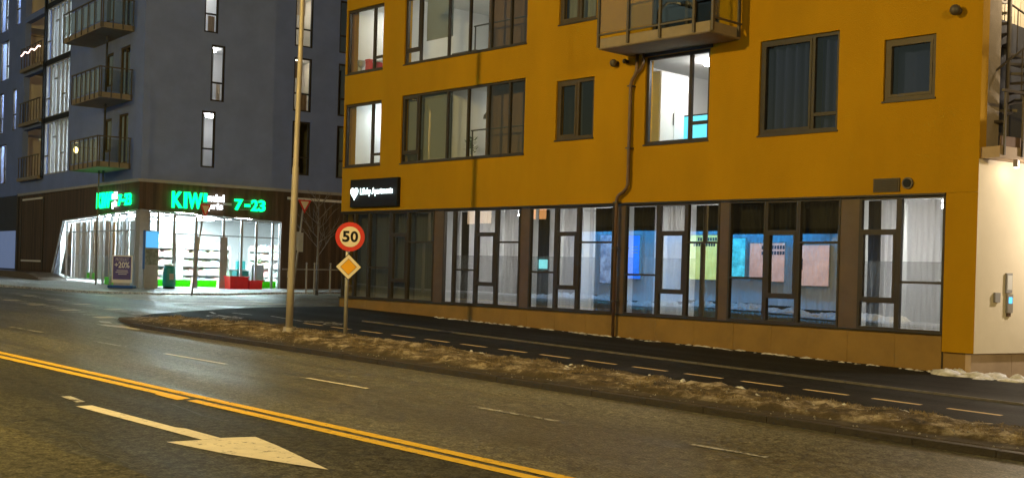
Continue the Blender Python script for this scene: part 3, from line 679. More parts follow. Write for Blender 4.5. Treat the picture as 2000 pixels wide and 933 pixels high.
# ---- sign on the yellow wall
sg = thing('wall_sign', 'black box sign with glowing white heart logo and apartment name', 'sign', (-29.0,YF,3.4))
MB().box(-30.22,-27.80,YF-.13,YF-.004,3.42,4.28).build('box', M['black'], sg, bevel=.01)
sgm = glow('sign_white', (.80,1,1), 3.2)
hp = []
for k in range(28):
    t_ = 2*math.pi*k/28; hx = 16*math.sin(t_)**3; hz = 13*math.cos(t_)-5*math.cos(2*t_)-2*math.cos(3*t_)-math.cos(4*t_); hp.append((-29.93+hx*.0125, 3.86+hz*.0135))
MB().prism(hp, lambda u,w_,d: (u,YF-d,w_), .165, .18).build('heart_logo', sgm, sg)
mb = MB(); letters(mb,'Lilleby Apartments', lambda u,w_,d:(u,YF-d,w_), -29.62,-27.98,3.74,4.0,.165,.178,.012); mb.build('lettering', sgm, sg)

# ================================================================== THINGS BEHIND THE YELLOW FACADE
def curtain(x0, x1, z0, z1, y, m_, label, wl=.13, amp=.035, seed=0, group=None):
    rr_ = random.Random(seed); mb = MB(); n_ = max(10,int((x1-x0)/wl*8)); vv = []; ph = rr_.random()*6
    for j,z in enumerate((z0,(z0+z1)/2,z1)):
        for i in range(n_+1):
            x = x0+(x1-x0)*i/n_; a = amp*(.75+.35*math.sin(x*3.1+ph))*(1.15 if j==0 else 1)
            vv.append((x+.008*math.sin(j*2+i), y+a*math.sin(2*math.pi*x/wl+ph+.5*math.sin(x*5+j*.4)), z))
    mb.add(vv, [(j*(n_+1)+i,j*(n_+1)+i+1,(j+1)*(n_+1)+i+1,(j+1)*(n_+1)+i) for j in range(2) for i in range(n_)])
    o = mb.build('curtain', m_, smooth=True); return tag(o, label, 'curtain', group)
yc = YF+.30
cw, cg = M['curt_w'], M['curt_g']
gc = 'curtains behind the ground floor glazing'
W_ = [(-25.52,-25.38,'narrow strip of white curtain in the slim pane beside the first brown panel'),(-24.98,-24.42,'white sheer curtain in the pane just left of the first white-curtained casement'),
 (-24.36,-23.60,'white sheer curtain filling the first bright casement left of the small cyan screen'),(-23.50,-22.98,'white sheer curtain just right of the first white-curtained casement'),
 (-21.74,-21.30,'white sheer curtain edge left of the second white-curtained casement, by the small cyan screen'),(-21.22,-20.50,'white sheer curtain filling the casement left of the downpipe'),
 (-20.30,-20.16,'thin edge of white curtain right of the casement left of the downpipe'),(-18.15,-17.88,'white curtain edge in the pane just right of the downpipe'),
 (-17.80,-17.05,'white sheer curtain filling the first casement right of the downpipe'),
 (-12.20,-11.72,'white sheer curtain in the casement under the vent grille'),(-11.64,-10.95,'wide white sheer curtain in the last pane before the yellow corner')]
for i,(a,b,l) in enumerate(W_): curtain(a,b,.62,3.22,yc,cw,l,seed=i,group=gc)
D_ = [(-30.5,-29.45,'dull grey curtain in the glazing behind the speed limit sign'),(-29.38,-28.72,'dull pale curtain in the pane right of the speed limit sign'),(-28.66,-27.5,'dull grey curtain in the left casement below the black sign'),(-27.4,-26.25,'dull grey curtain in the wide pane left of the first brown panel'),
 (-25.34,-25.0,'dark curtain in the low-railed pane right of the slim pane'),(-22.96,-22.62,'dark curtain gap left of the second brown panel'),(-22.2,-21.77,'dark curtain right of the second brown panel'),
 (-20.14,-19.3,'dark curtain in the pane left of the downpipe'),(-18.86,-18.18,'dark curtain in the pane right of the downpipe'),(-16.95,-16.1,'dark pleated curtain behind the yellow poster reflection'),
 (-15.76,-14.86,'dark pleated curtain behind the cyan poster reflection'),(-14.78,-14.03,'dark pleated curtain in the casement of the dark room'),(-13.95,-13.03,'dark pleated curtain behind the pink poster reflection'),(-12.52,-12.23,'dark curtain edge left of the casement under the vent grille'),(-10.92,-10.75,'dark curtain edge at the far right end of the glazing')]
for i,(a,b,l) in enumerate(D_): curtain(a,b,.62,3.22,yc+.05,M['blind'] if i<4 else cg,l,seed=30+i,group=gc)
LK = 8.0
def ceil_lamp(x,y,z,r,s,label,col=(1,.97,.92),h=.08,group=None):
    t_ = thing('ceiling_lamp', label, 'lamp', (x,y,z), group=group)
    MB().lathe([(r*.35,0),(r*.3,.05)],(x,y,z-.05),14).build('mount', M['white'], t_)
    MB().lathe([(r*.6,-h),(r,-h*.6),(r,-h*.1),(r*.5,0)],(x,y,z-.052),18).build('shade', glow('lamp_shade',col,s*LK), t_)
    return t_
for i,(x,s,l) in enumerate([(-24.4,15,'first white-curtained'),(-20.9,14,'second white-curtained'),(-17.4,13,'third white-curtained'),(-11.6,17,'rightmost white-curtained')]):
    ceil_lamp(x,YF+2.0,3.28,.26,s,'ceiling lamp inside the %s ground floor room'%l)
cool = (.86,.95,1)
ceil_lamp(-28.4,YF+2.4,3.28,.22,2.4,'faint ceiling lamp inside the leftmost ground floor room',(.9,1,.92))  # added lamp, lifts the leftmost panes to grey
ceil_lamp(-29.9,YF+1.4,6.83,.22,11,'round ceiling lamp behind the lower corner window',cool); ceil_lamp(-29.7,YF+1.4,9.78,.22,7,'round ceiling lamp behind the upper corner window',(1,.97,.9))
ceil_lamp(-26.2,YF+1.0,9.78,.16,13,'round ceiling lamp behind the upper long window',(1,.98,.9)); ceil_lamp(-24.6,YF+2.6,9.78,.2,6,'second ceiling lamp deep in the upper long window room',(1,.98,.9))
ceil_lamp(-25.3,YF+2.6,6.83,.2,6.5,'round ceiling lamp behind the lower long window',(1,.97,.9))
ceil_lamp(-17.5,YF+1.6,6.83,.26,17,'round ceiling lamp in the bright white room under the balcony',(1,.93,.92))
# small things on sills
def lathe_thing(name,label,cat,loc,prof,m_):
    o = MB().lathe([(r,z) for r,z in prof],(0,0,0),16).build(name, m_, smooth=False); o.location = loc; return tag(o,label,cat)
sz = 7.72
for i,(x,y,w_,h,mm,l) in enumerate([(-30.05,YF+.36,.22,.34,'red','red storage tin on the sill of the upper corner window, beside the trophy'),(-29.62,YF+.36,.26,.24,'red','low red box on the sill of the upper corner window, right end')]):
    t_ = thing('storage_tin', l, 'tin', (x,y,sz)); MB().box(x-w_/2,x+w_/2,y-.1,y+.1,sz,sz+h).build('body',M[mm],t_,bevel=.02); MB().box(x-w_/2-.01,x+w_/2+.01,y-.11,y+.11,sz+h+.001,sz+h+.04).build('lid',M['white' if i else 'red'],t_,bevel=.008)
lathe_thing('trophy','silver cup standing on the sill of the upper corner window','trophy',(-30.5,YF+.36,sz),[(.09,0),(.09,.05),(.03,.08),(.025,.16),(.10,.22),(.13,.36),(.12,.40)],M['metal'])
MB_s = MB().box(-30.55,-28.95,YF+.286,YF+.48,sz-.05,sz-.002).build('window_board',M['white'],yb)
# roller blinds in the long windows
for z0,z1,l,mm in ((8.32,9.6,'grey roller blind half down in the upper long window','blind'),(4.8,6.64,'grey roller blind fully down in the lower long window','blind')):
    b_ = thing('roller_blind',l,'blind',(-26.4,YF+.24,z1)); MB().box(-27.06,-25.86,YF+.235,YF+.24,z0,z1-.06).build('fabric',M[mm],b_); MB().tube([(-27.06,YF+.245,z1-.03),(-25.86,YF+.245,z1-.03)],.028,10).build('roller',M['metal'],b_); MB().box(-27.06,-25.86,YF+.229,YF+.246,z0-.03,z0-.001).build('bottom_bar',M['metal'],b_)
b_ = thing('roller_blind','pale roller blind in the narrow left casement of the lower long window','blind',(-27.5,YF+.24,6.6)); MB().box(-27.8,-27.14,YF+.235,YF+.24,5.1,6.56).build('fabric',M['blind'],b_); MB().tube([(-27.8,YF+.245,6.6),(-27.14,YF+.245,6.6)],.028,10).build('roller',M['metal'],b_)
curtain(-15.0,-13.82,4.75,6.66,YF+.30,M['curt_b'],'blue-grey curtain behind the large pane of the dark window right of the balcony',.24,.09,71)
curtain(-13.7,-13.15,4.75,6.66,YF+.30,M['curt_b'],'narrow blue-grey curtain in the right casement of the dark window right of the balcony',.24,.08,72)
curtain(-20.98,-20.7,4.99,6.46,YF+.30,M['curt_g'],'dark curtain in the small olive-framed window left of the balcony',.15,.03,73)
curtain(-21.3,-20.05,8.0,9.45,YF+.32,M['blind'],'pale curtain in the small window cut by the top edge',.2,.04,74)
curtain(-12.0,-11.05,5.22,6.38,YF+.40,M['curt_b'],'blue-grey curtain inside the small square window',.4,.03,75)
# cabinet and a turquoise screen inside the bright room
tv = thing('television','turquoise lit screen on a stand in the bright white room','television',(-17.2,23.2,4.7))
MB().box(-18.6,-16.7,23.15,23.22,4.86,5.60).build('casing',M['black'],tv); MB().box(-18.56,-16.74,23.14,23.148,4.90,5.56).build('screen',glow('tv_screen',(.10,.62,.85),1.3),tv); MB().box(-17.8,-17.4,23.16,23.3,4.16,4.858).build('stand',M['black'],tv)
wd = thing('wardrobe','tall white wardrobe at the left of the bright white room','wardrobe',(-18.9,22.6,4.16))
MB().box(-19.35,-18.55,22.2,23.3,4.16,6.6).build('carcass',M['white_wall'],wd,bevel=.01)
MB().box(-18.548,-18.53,22.22,22.74,4.2,6.58).build('door',M['white'],wd); MB().box(-18.548,-18.53,22.76,23.28,4.2,6.58).build('door',M['white'],wd); MB().tube([(-18.51,22.70,5.3),(-18.51,22.70,5.6)],.012,8).build('handle',M['darkmetal'],wd)
sf = thing('cupboard','low dark cupboard under the upper long window blind','cupboard',(-27,23,7.1)); MB().box(-27.4,-26.3,22.9,23.4,7.11,8.15).build('carcass',M['darkmetal'],sf); MB().box(-27.38,-26.87,22.88,22.898,7.15,8.12).build('door',M['darkmetal'],sf); MB().box(-26.85,-26.32,22.88,22.898,7.15,8.12).build('door',M['darkmetal'],sf)
# small glowing cyan square stands in for a reflection in the glass
cs = thing('display_screen','small cyan lit screen behind the pane left of the second casement','screen',(-21.83,YF+.20,1.66)); MB().box(-22.02,-21.66,YF+.19,YF+.22,1.64,1.92).build('casing',M['black'],cs); MB().box(-22.0,-21.68,YF+.183,YF+.189,1.66,1.90).build('panel',glow('cyan_screen',(.30,.95,1),2.2),cs)
# armchairs / plants in the lower loggia
def chair(x,y,z,rz,label):
    t_ = thing('lounge_chair',label,'chair',(x,y,z),rz,local=True); m_ = M['darkmetal']
    MB().box(-.3,.3,-.28,.28,.36,.44).build('seat',m_,t_,bevel=.02); MB().box(-.3,.3,.26,.34,.445,.95).build('backrest',m_,t_,bevel=.02)
    for sx in (-1,1):
        MB().box(sx*.29-.03,sx*.29+.03,-.25,.255,.56,.61).build('armrest',m_,t_)
        for yy in (-.24,.22): MB().box(sx*.27-.025,sx*.27+.025,yy-.025,yy+.025,0,.355).build('leg',m_,t_)
chair(-24.4,YF+.9,4.165,.4,'dark lounge chair inside the lower loggia, left of the pair'); chair(-23.2,YF+.75,4.165,-.3,'dark lounge chair inside the lower loggia, right of the pair')

def plant(x,y,z,h,label,seed):
    t_ = thing('potted_plant',label,'plant',(x,y,z)); MB().lathe([(.07,0),(.10,.02),(.12,.18)],(x,y,z),14).build('pot',M['white'],t_)
    r_=random.Random(seed); mb=MB()
    for k in range(70):
        a=r_.uniform(0,6.28); q=r_.uniform(.02,.2); c_=Vector((x+q*math.cos(a),y+q*math.sin(a),z+.2+r_.random()*h)); d_=Vector((math.cos(a),math.sin(a),r_.uniform(-.3,.9))).normalized()*.09; e_=Vector((-math.sin(a),math.cos(a),0))*.03
        mb.add([c_-d_*.6,c_+e_,c_+d_,c_-e_],[(0,1,2,3)])
    mb.tube([(x,y,z+.16),(x,y,z+.2+h*.8)],.012,6); mb.build('leaves',mat('leaf_green',(.05,.11,.035),.6,.3,8),t_)
plant(-25.5,YF+.75,4.165+.55,.5,'leafy pot plant in the middle of the lower long window',3)
st = thing('side_table','small dark table carrying the pot plant in the lower long window','table',(-25.5,YF+.75,4.165)); MB().lathe([(.22,.5),(.22,.545)],(-25.5,YF+.75,4.165),18).build('top',M['darkmetal'],st); MB().tube([(-25.5,YF+.75,4.17),(-25.5,YF+.75,4.66)],.025,8).build('leg',M['darkmetal'],st)
plant(-29.1,YF+.40,7.72,.25,'small green plant at the right end of the upper corner window sill',5)
def picture(x0,x1,z0,z1,y,label,c1,c2):
    t_ = thing('picture_frame',label,'picture',(x0,y,z0)); MB().box(x0,x1,y-.03,y-.002,z0,z1).build('frame',M['black'],t_); MB().box(x0+.04,x1-.04,y-.034,y-.031,z0+.04,z1-.04).build('print',mat('print',c1,.6,.5,3,base2=c2),t_)
picture(-29.9,-29.2,5.5,6.3,YF+4.2,'framed picture on the back wall of the lower corner room',(.2,.25,.3),(.6,.6,.55))
picture(-25.2,-24.3,8.3,9.1,YF+4.2,'framed picture on the back wall of the upper long room',(.3,.2,.15),(.6,.5,.4))
pn = thing('pendant_lamp','dark pendant lamp hanging in the lower long window','lamp',(-25.3,YF+1.2,5.95)); MB().tube([(-25.3,YF+1.2,6.2),(-25.3,YF+1.2,6.84)],.008,6).build('cord',M['black'],pn); MB().lathe([(.16,0),(.14,.1),(.03,.24)],(-25.3,YF+1.2,5.97),18).build('shade',M['darkmetal'],pn)

# ================================================================== BLUE BUILDING WITH THE STORE
BA = R(-5.6); BC = Vector((-46.65,22.15,0))
bb = thing('apartment_building', 'blue-grey apartment tower with a food store at street level', 'building', BC, BA, local=True)
fL = lambda s,z,d: (-s, d, z)          # left face, faces -y
fR = lambda s,z,d: (-d, s, z)          # right face, faces +x
TOP = 22.0; RW = []
for base in (5.72,8.64,11.6,14.55,17.5):
    k = {5.72:0,8.64:1,11.6:0,14.55:1,17.5:0}[base]; RW.append((2.6+.36*k,3.24+.36*k,base,base+2.46))
    RW.append((6.95,7.86,base,base+2.46)); RW.append((9.25,10.1,base,base+2.46))
LW = []
for z in (5.72,8.67,11.62,14.57):
    LW.append((1.75,3.0,z+.05,z+2.25,'door')); LW.append((3.9,4.9,z+.7,z+2.2,'win'))
LG = [(10.25,14.25,z,z+2.70) for z in (5.85,8.80,11.75,14.70)]
LO = [(14.45,18.4,z,z+2.62) for z in (5.86,8.80,11.74,14.68)]
FW = [(21.7,23.2,5.75,8.0),(22.55,23.4,8.62,11.0),(19.85,20.6,8.65,10.98),(21.65,23.45,11.67,13.95),(22.1,23.8,14.5,16.9),(19.5,20.4,14.5,16.9),(25,26.5,5.75,8.0),(25,26.5,11.67,13.95)]
mb = MB()
holed_wall(mb, 0, 30, 5.0, TOP, [h[:4] for h in LW]+LG+LO+FW, .3, fL)
holed_wall(mb, .302, 26, 5.0, TOP, RW, .3, fR)
mb.build('wall', M['blue'], bb)
MB().box(-30,-.02,.02,26,TOP,TOP+.4).build('roof', M['blue_dark'], bb)
# ground storey: wall plates, fascia boards with sloping lower edge
mb = MB(); holed_wall(mb, 12.05, 30, -.3, 4.99, [(18.9,30,.94,3.05)], .3, fL); mb.build('base_wall', M['blue_dark'], bb)
mb = MB(); holed_wall(mb, 6.55, 26, -.3, 4.99, [], .3, fR); mb.build('base_wall', M['boards'], bb)
mb = MB(); mb.prism([(-.08,3.75),(10.34,3.46),(12.04,.84),(18.35,.86),(18.35,4.90),(-.08,4.90)], fL, -.08, .02); mb.build('fascia', M['boards'], bb)
mb = MB(); mb.prism([(.022,3.75),(6.50,3.53),(6.50,.2),(14,.2),(14,4.90),(.022,4.90)], fR, -.08, -.003); mb.build('fascia', M['boards'], bb)
mb = MB(); fbox(mb,fL,-.12,18.6,4.902,5.03,-.14,.0); mb.build('trim', M['trim'], bb)
mb = MB(); fbox(mb,fR,.002,14,4.902,5.03,-.12,.0); mb.build('trim', M['trim'], bb)
# sloping metal edge along the glazing
mb = MB(); mb.tube([fL(.0,3.71,-.10),fL(10.3,3.43,-.10),fL(12.0,.82,-.10)],.035,6); mb.build('edge_strip', M['alu'], bb)
mb = MB(); mb.tube([fR(.0,3.71,-.10),fR(6.48,3.49,-.10),fR(6.48,.42,-.10)],.03,6); mb.build('edge_strip', M['alu'], bb)
# loading door on the left face
ld = MB(); fbox(ld,fL,13.75,17.7,.95,4.72,-.10,-.082); ld = ld.build('garage_door', M['boards'], bb)
for z in (1.37,4.62):
    mb = MB(); fbox(mb,fL,13.9,17.55,z,z+.09,-.13,-.102); mb.build('white_strip', M['white'], ld)
mb = MB(); fbox(mb,fL,17.72,17.82,.95,4.72,-.12,-.082); fbox(mb,fL,13.63,13.73,.95,4.72,-.12,-.082); mb.build('door_frame', M['frame'], ld)
mb = MB(); fbox(mb,fR,6.75,14,4.56,4.67,-.16,-.082); mb.build('white_beam', M['white'], bb)
# ledge along the left base
mb = MB(); mb.prism([(9.0,.2),(30,.2),(30,.92),(12.0,.86),(9.6,.62)], fL, -1.4, -.09); mb.build('ledge', M['panel'], bb)
# far-left wall: pale blue panels glow in place of the light falling on it
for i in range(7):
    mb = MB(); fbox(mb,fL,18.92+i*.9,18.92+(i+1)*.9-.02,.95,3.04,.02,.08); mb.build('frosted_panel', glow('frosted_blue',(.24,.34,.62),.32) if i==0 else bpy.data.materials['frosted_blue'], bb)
mb = MB(); mb.tube([fL(18.55,5.0,-.1),fL(18.55,.9,-.1)],.07,8); mb.build('downpipe', M['blue_dark'], bb)
mb = MB(); mb.tube([fL(6.0,8.5,-1.0),fL(6.0,8.4,-1.0)],.02,6); 
# corner column of the store
MB().box(-.50,-.01,.01,.42,.2,3.74).build('corner_column', M['alu'], bb)
# store glazing
rs = [.44,.80,1.52,2.50,3.77,4.63,5.34,6.14,6.47]
rt = lambda s: 3.75-.034*s-.05
for a,b in zip(rs[:-1],rs[1:]):
    trs = [2.77]
    window(bb, fR, a+.001, b-.001, .42, rt(b), [(b,trs)], M['alu'], M['glass_store'], fw=.05 if b-a>.4 else .03, d0=.0, d1=.10, name='store_window')
for s,w_ in ((1.52,.15),(2.50,.2),(3.77,.34)):
    mb = MB(); fbox(mb,fR,s-w_/2,s+w_/2,.42,2.72,-.03,-.002); mb.build('door_post', M['alu'], bb)
ls = [.55,1.72,2.63,3.64,4.67,5.60,6.32,7.14,7.98,9.0,10.14]
for a,b in zip(ls[:-1],ls[1:]):
    window(bb, fL, a+.001, b-.001, .40 if b<6 else .62, 3.72-.028*b-.04, [(b,[2.87])], M['alu'], M['glass_store'], fw=.045, d0=.0, d1=.10, name='store_window')
mb = MB(); mb.prism([(10.15,.62),(12.0,.80),(10.4,3.38),(10.15,3.40)], fL, .04, .05); mb.build('slanted_pane', M['glass_store'], bb)
for a,b in ((.44,1.52),(1.6,2.4),(2.6,3.6),(4.95,6.45)):
    mb = MB(); fbox(mb,fR,a+.06,b-.06,.50,.80,.11,.115); mb.build('green_film', M['lawn_green'], bb)
for a,b in ((2.7,3.6),(3.7,4.6),(5.7,6.3),(6.4,7.1)):
    mb = MB(); fbox(mb,fL,a,b,.46 if a<5 else .68,.80 if a<5 else .95,.11,.115); mb.build('green_film', M['lawn_green'], bb)
# store shell
mb = MB(); X0_, Y1_ = -12.0, 12.0
mb.quad((0,.3,.40),(X0_,.3,.40),(X0_,Y1_,.40),(0,Y1_,.40)); mb.build('store_floor', mat('store_floor',(.55,.55,.53),.3,.05,3), bb)
mb = MB(); mb.quad((0,.3,3.85),(X0_,.3,3.85),(X0_,Y1_,3.85),(0,Y1_,3.85)); mb.build('store_ceiling', M['white_wall'], bb)
mb = MB(); mb.quad((X0_,.3,.40),(X0_,Y1_,.40),(X0_,Y1_,3.85),(X0_,.3,3.85)); mb.quad((0,Y1_,.40),(X0_,Y1_,.40),(X0_,Y1_,3.85),(0,Y1_,3.85)); mb.quad((-.31,6.56,.4),(-.31,Y1_,.4),(-.31,Y1_,3.85),(-.31,6.56,3.85)); mb.build('store_wall', M['white_wall'], bb)
mb = MB(); mb.box(-12.3,0,.32,12,3.9,4.88); mb.build('store_slab', M['blue_dark'], bb)
def bW(s, z, d, face): return BC + Matrix.Rotation(BA,3,'Z') @ Vector(fL(s,z,d) if face=='L' else fR(s,z,d))
def bL(x,y,z): return BC + Matrix.Rotation(BA,3,'Z') @ Vector((x,y,z))
def bthing(name,label,cat,x,y,z,rz=0,group=None):
    return thing(name,label,cat,bL(x,y,z),BA+rz,group,local=True)
stl = glow('store_tube',(.76,.95,1),230)
for i in range(5):
    for j in range(2):
        x = -1.4-i*2.3; y = 1.8+j*3.6
        t_ = bthing('ceiling_light','long white ceiling light inside the food store','ceiling light',x,y,3.70,0,'store ceiling lights')
        MB().box(-.12,.12,-1.4,1.4,.05,.14).build('housing',M['white'],t_); MB().box(-.1,.1,-1.38,1.38,.03,.049).build('diffuser',stl,t_)
# display panels just inside the left glazing
cols_ = [(.72,.66,.60),(.50,.46,.42),(.80,.78,.78),(.30,.24,.19),(.42,.34,.28),(.75,.74,.74),(.35,.32,.30),(.60,.44,.30),(.60,.66,.70),(.80,.82,.84),(.55,.62,.66),(.82,.84,.86)]
names_ = ['cream','dull grey','white','dark brown','brown','off-white','charcoal','terracotta','pale blue','cold white','blue-grey','bright white']
edges = [9.95,9.1,8.4,7.75,7.05,6.4,5.75,5.0,4.2,3.3,2.4,1.5,.75]
for i,(a,b) in enumerate(zip(edges[:-1],edges[1:])):
    gap = .12 if i in (2,3,6,8,10) else .03
    pm = cloth('display_panel',cols_[i],.35)
    zb_ = .66 if i<7 else .45
    MB().box(-(a-gap),-(b+.03),.405,.435,zb_,zb_+(2.7 if i<7 else 2.85)).build('window_panel',pm,bb)
# mural in the slanted pane
mb = MB(); mb.prism([(10.2,.66),(11.85,.83),(10.42,3.3),(10.2,3.3)], fL, .30, .32); o = mb.build('mural_panel',mat('mural',(.16,.11,.08),.7,.6,2.5,base2=(.55,.50,.52)),bb)
# shelves inside
prodc = [glow('x',(0,0,0),0)]; prodc = [mat('product_%d'%i,[.4*.85+.6*k for k in c],.5,.1,6) for i,c in enumerate([(.75,.65,.1),(.7,.1,.06),(.1,.45,.12),(.8,.8,.78),(.85,.45,.1),(.15,.3,.6),(.65,.75,.7)])]
def shelf(x,y,rz,label,n=6,w_=2.4,h=2.0):
    t_ = bthing('shelf_unit',label,'shelf',x,y,.402,rz); rr_ = random.Random(int(x*100+y*10))
    MB().box(-w_/2,w_/2,.22,.26,0,h).build('back_panel',M['white'],t_)
    for sx in (-1,1): MB().box(sx*w_/2-.02 if sx<0 else w_/2-.02, sx*w_/2+.02 if sx<0 else w_/2+.02,-.22,.219,0,h).build('side_panel',M['white'],t_)
    for k in range(5):
        z = .12+k*.42; MB().box(-w_/2+.021,w_/2-.021,-.20,.218,z,z+.03).build('shelf',M['trim'],t_)
        x_ = -w_/2+.05
        while x_ < w_/2-.3:
            ww = rr_.uniform(.15,.3); hh = rr_.uniform(.2,.34)
            MB().box(x_,x_+ww-.015,-.16,.18,z+.031,z+.031+hh).build('package',rr_.choice(prodc),t_); x_ += ww
    return t_
shelf(-4.6,2.2,R(90),'stocked shelf just inside the store entrance, left of the two door posts'); shelf(-5.4,5.2,R(90),'stocked shelf deep inside behind the store door'); shelf(-2.6,8.2,0,'stocked shelf along the inner wall behind the red crates'); shelf(-8.5,3.6,R(90),'farthest stocked shelf inside the store'); shelf(-6.2,8.6,0,'stocked shelf in the inner right corner of the store')
# checkout, baskets
ck = bthing('basket_stack','teal shopping baskets stacked inside behind the small red crate','baskets',-.75,4.95,.402)
for k in range(6):
    mb = MB(); z = k*.13
    mb.add([(-.2,-.26,z),(.2,-.26,z),(.2,.26,z),(-.2,.26,z),(-.24,-.31,z+.2),(.24,-.31,z+.2),(.24,.31,z+.2),(-.24,.31,z+.2)],[(0,3,2,1),(0,1,5,4),(1,2,6,5),(2,3,7,6),(3,0,4,7)]); mb.build('basket',M['teal'],ck)
ck = bthing('checkout_counter','pale green checkout counter seen behind the right store panes','counter',-2.0,5.6,.402); MB().box(-.4,.4,-.8,.8,0,.85).build('body',mat('pale_green',(.35,.62,.42),.5,.05,3),ck); MB().box(-.45,.45,-.85,.85,.851,.9).build('top',M['trim'],ck); MB().box(-.1,.1,-.3,.1,.901,1.3).build('till',M['teal'],ck)
ck = bthing('grey_cabinet','grey cabinet inside behind the last store pane','cabinet',-.9,5.75,.402); MB().box(-.25,.25,-.3,.3,0,1.15).build('body',M['trim'],ck,bevel=.02); MB().box(-.255+.51,.27,-.25,.25,.1,1.1).build('door',M['alu'],ck)
# person-like poster stand and plant
pl = bthing('potted_plant','leafy plant in a pale pot behind the last store pane','plant',-1.3,6.15,1.2); MB().lathe([(.10,0),(.15,.02),(.17,.3)],(0,0,-.30)).build('pot',M['white'],pl); MB().box(-.2,.2,-.2,.2,-.798,-.302).build('pedestal',M['white'],pl)
mb = MB(); rr_=random.Random(8)
for k in range(120):
    a,r_,z=rr_.uniform(0,6.28),rr_.uniform(.02,.28),rr_.uniform(.02,.62); c_=Vector((r_*math.cos(a),r_*math.sin(a),z)); d_=Vector((math.cos(a),math.sin(a),rr_.uniform(-.2,.8))).normalized()*.09; e_=Vector((-math.sin(a),math.cos(a),0))*.03
    mb.add([c_-d_*.6,c_+e_,c_+d_,c_-e_],[(0,1,2,3)])
mb.build('leaves',mat('plant_green',(.05,.14,.05),.6,.3,8),pl)
# ---- blue building upper windows
lw = M['frame']
brs = [glow('blind_lit',(.95,.97,1),1.0)]
for i,(a,b,c,d) in enumerate(RW):
    window(bb, fR, a, b, c, d, [(b,[c+.82])], lw, M['glass'], fw=.07, d0=.04, d1=.13)
for i,h in enumerate(LW): window(bb, fL, *h[:4], [((h[0]+h[1])/2,[]),(0,[])] if h[4]=='door' else [(0,[])], M['frame_ol'], M['glass'], fw=.09, d0=.04, d1=.13)
for h in LG:
    u = [h[0]+k*(h[1]-h[0])/6 for k in range(1,6)]
    window(bb, fL, *h, [(u[0],[]),(u[1],[h[2]+1.0]),(u[2],[]),(u[3],[h[2]+1.9]),(u[4],[]),(0,[h[2]+1.0])], M['alu'], M['glass'], fw=.06, d0=.02, d1=.12)
    mb = MB(); fbox(mb,fL,h[0]-.05,h[1]+.02,h[3]+.002,h[3]+.24,-.05,-.003); mb.build('spandrel', M['black'], bb)
mb = MB(); fbox(mb,fL,14.26,14.44,5.72,TOP,-.12,-.004); mb.build('corner_post', M['black'], bb)
for h in FW: window(bb, fL, *h, [(h[0]+(h[1]-h[0])*.35,[h[2]+.8]),(0,[])] if h[1]-h[0]>1 else [(0,[h[2]+.9])], M['frame'], M['glass'], fw=.06, d0=.03, d1=.12)
def broom(face, s0,s1,z0,z1,mt,dep=3.0,d0=.305):
    fn = fL if face=='L' else fR; mb = MB(); d1=d0+dep
    P = lambda s,z,d: fn(s,z,d)
    mb.quad(P(s0,z0,d1),P(s1,z0,d1),P(s1,z1,d1),P(s0,z1,d1)); mb.quad(P(s0,z0,d0),P(s0,z0,d1),P(s0,z1,d1),P(s0,z1,d0)); mb.quad(P(s1,z0,d0),P(s1,z0,d1),P(s1,z1,d1),P(s1,z1,d0))
    mb.quad(P(s0,z0,d0),P(s1,z0,d0),P(s1,z0,d1),P(s0,z0,d1)); mb.quad(P(s0,z1,d0),P(s1,z1,d0),P(s1,z1,d1),P(s0,z1,d1)); return mb.build('room',M[mt],bb)
def blamp(face,s,z,d,r,st,label,col=(1,.97,.92)):
    p_ = bW(s,z,d,face); return ceil_lamp(p_.x,p_.y,p_.z,r,st,label,col)
rown = ['lowest','second','third']
for i,z in enumerate((5.5,8.45,11.4)):
    broom('R',1.2,4.6,z,z+2.75,'white_wall' if i!=1 else 'white_wall',2.2)
    blamp('R',3.6,z+2.73,1.5,.2,[5.0,5.6,6.5][i],'ceiling lamp behind the %s narrow window left of the lamp pole'%rown[i],(1,.96,.95))
    broom('R',6.0,8.5,z,z+2.75,'dim_wall' if i==0 else 'white_wall',2.6)
    if i: blamp('R',7.7,z+2.73,1.5,.18,[0,4.0,6.0][i],'warm ceiling lamp behind the %s window beside the lamp pole'%rown[i],(1,.80,.58))
    broom('R',8.9,10.6,z,z+2.75,'dim_wall',2.2); 
    broom('L',10.3,14.2,z+.2,z+3.0,'white_wall',3.4)
    blamp('L',12.2,z+2.97,1.8,.3,24,'cold white ceiling lamp in the %s glazed stair landing'%rown[i],(.72,.86,1))
    broom('L',.9,5.4,z+.1,z+2.85,'dark_room',2.0)
    mb = MB(); fbox(mb,fL,14.47,18.38,z+.18,z+.36,-.25,1.9); s_ = mb.build('loggia_slab',M['concrete'],bb)
    mb = MB(); holed_wall(mb,14.47,18.38,z+.36,z+3.1,[(15.2,16.2,z+.4,z+2.5)],.05,lambda s,zz,d: fL(s,zz,d+1.9)); mb.build('loggia_wall',M['loggia'],s_)
    for k in range(8):
        mb = MB(); u=14.6+k*.52; fbox(mb,fL,u-.02,u+.02,z+.364,z+1.42,-.22,-.18); mb.build('baluster',M['darkmetal'],s_)
    mb = MB(); fbox(mb,fL,14.5,18.36,z+1.422,z+1.47,-.23,-.17); mb.build('handrail',M['darkmetal'],s_)
for i,z in enumerate((5.5,8.45,11.4,14.35)):
    pass
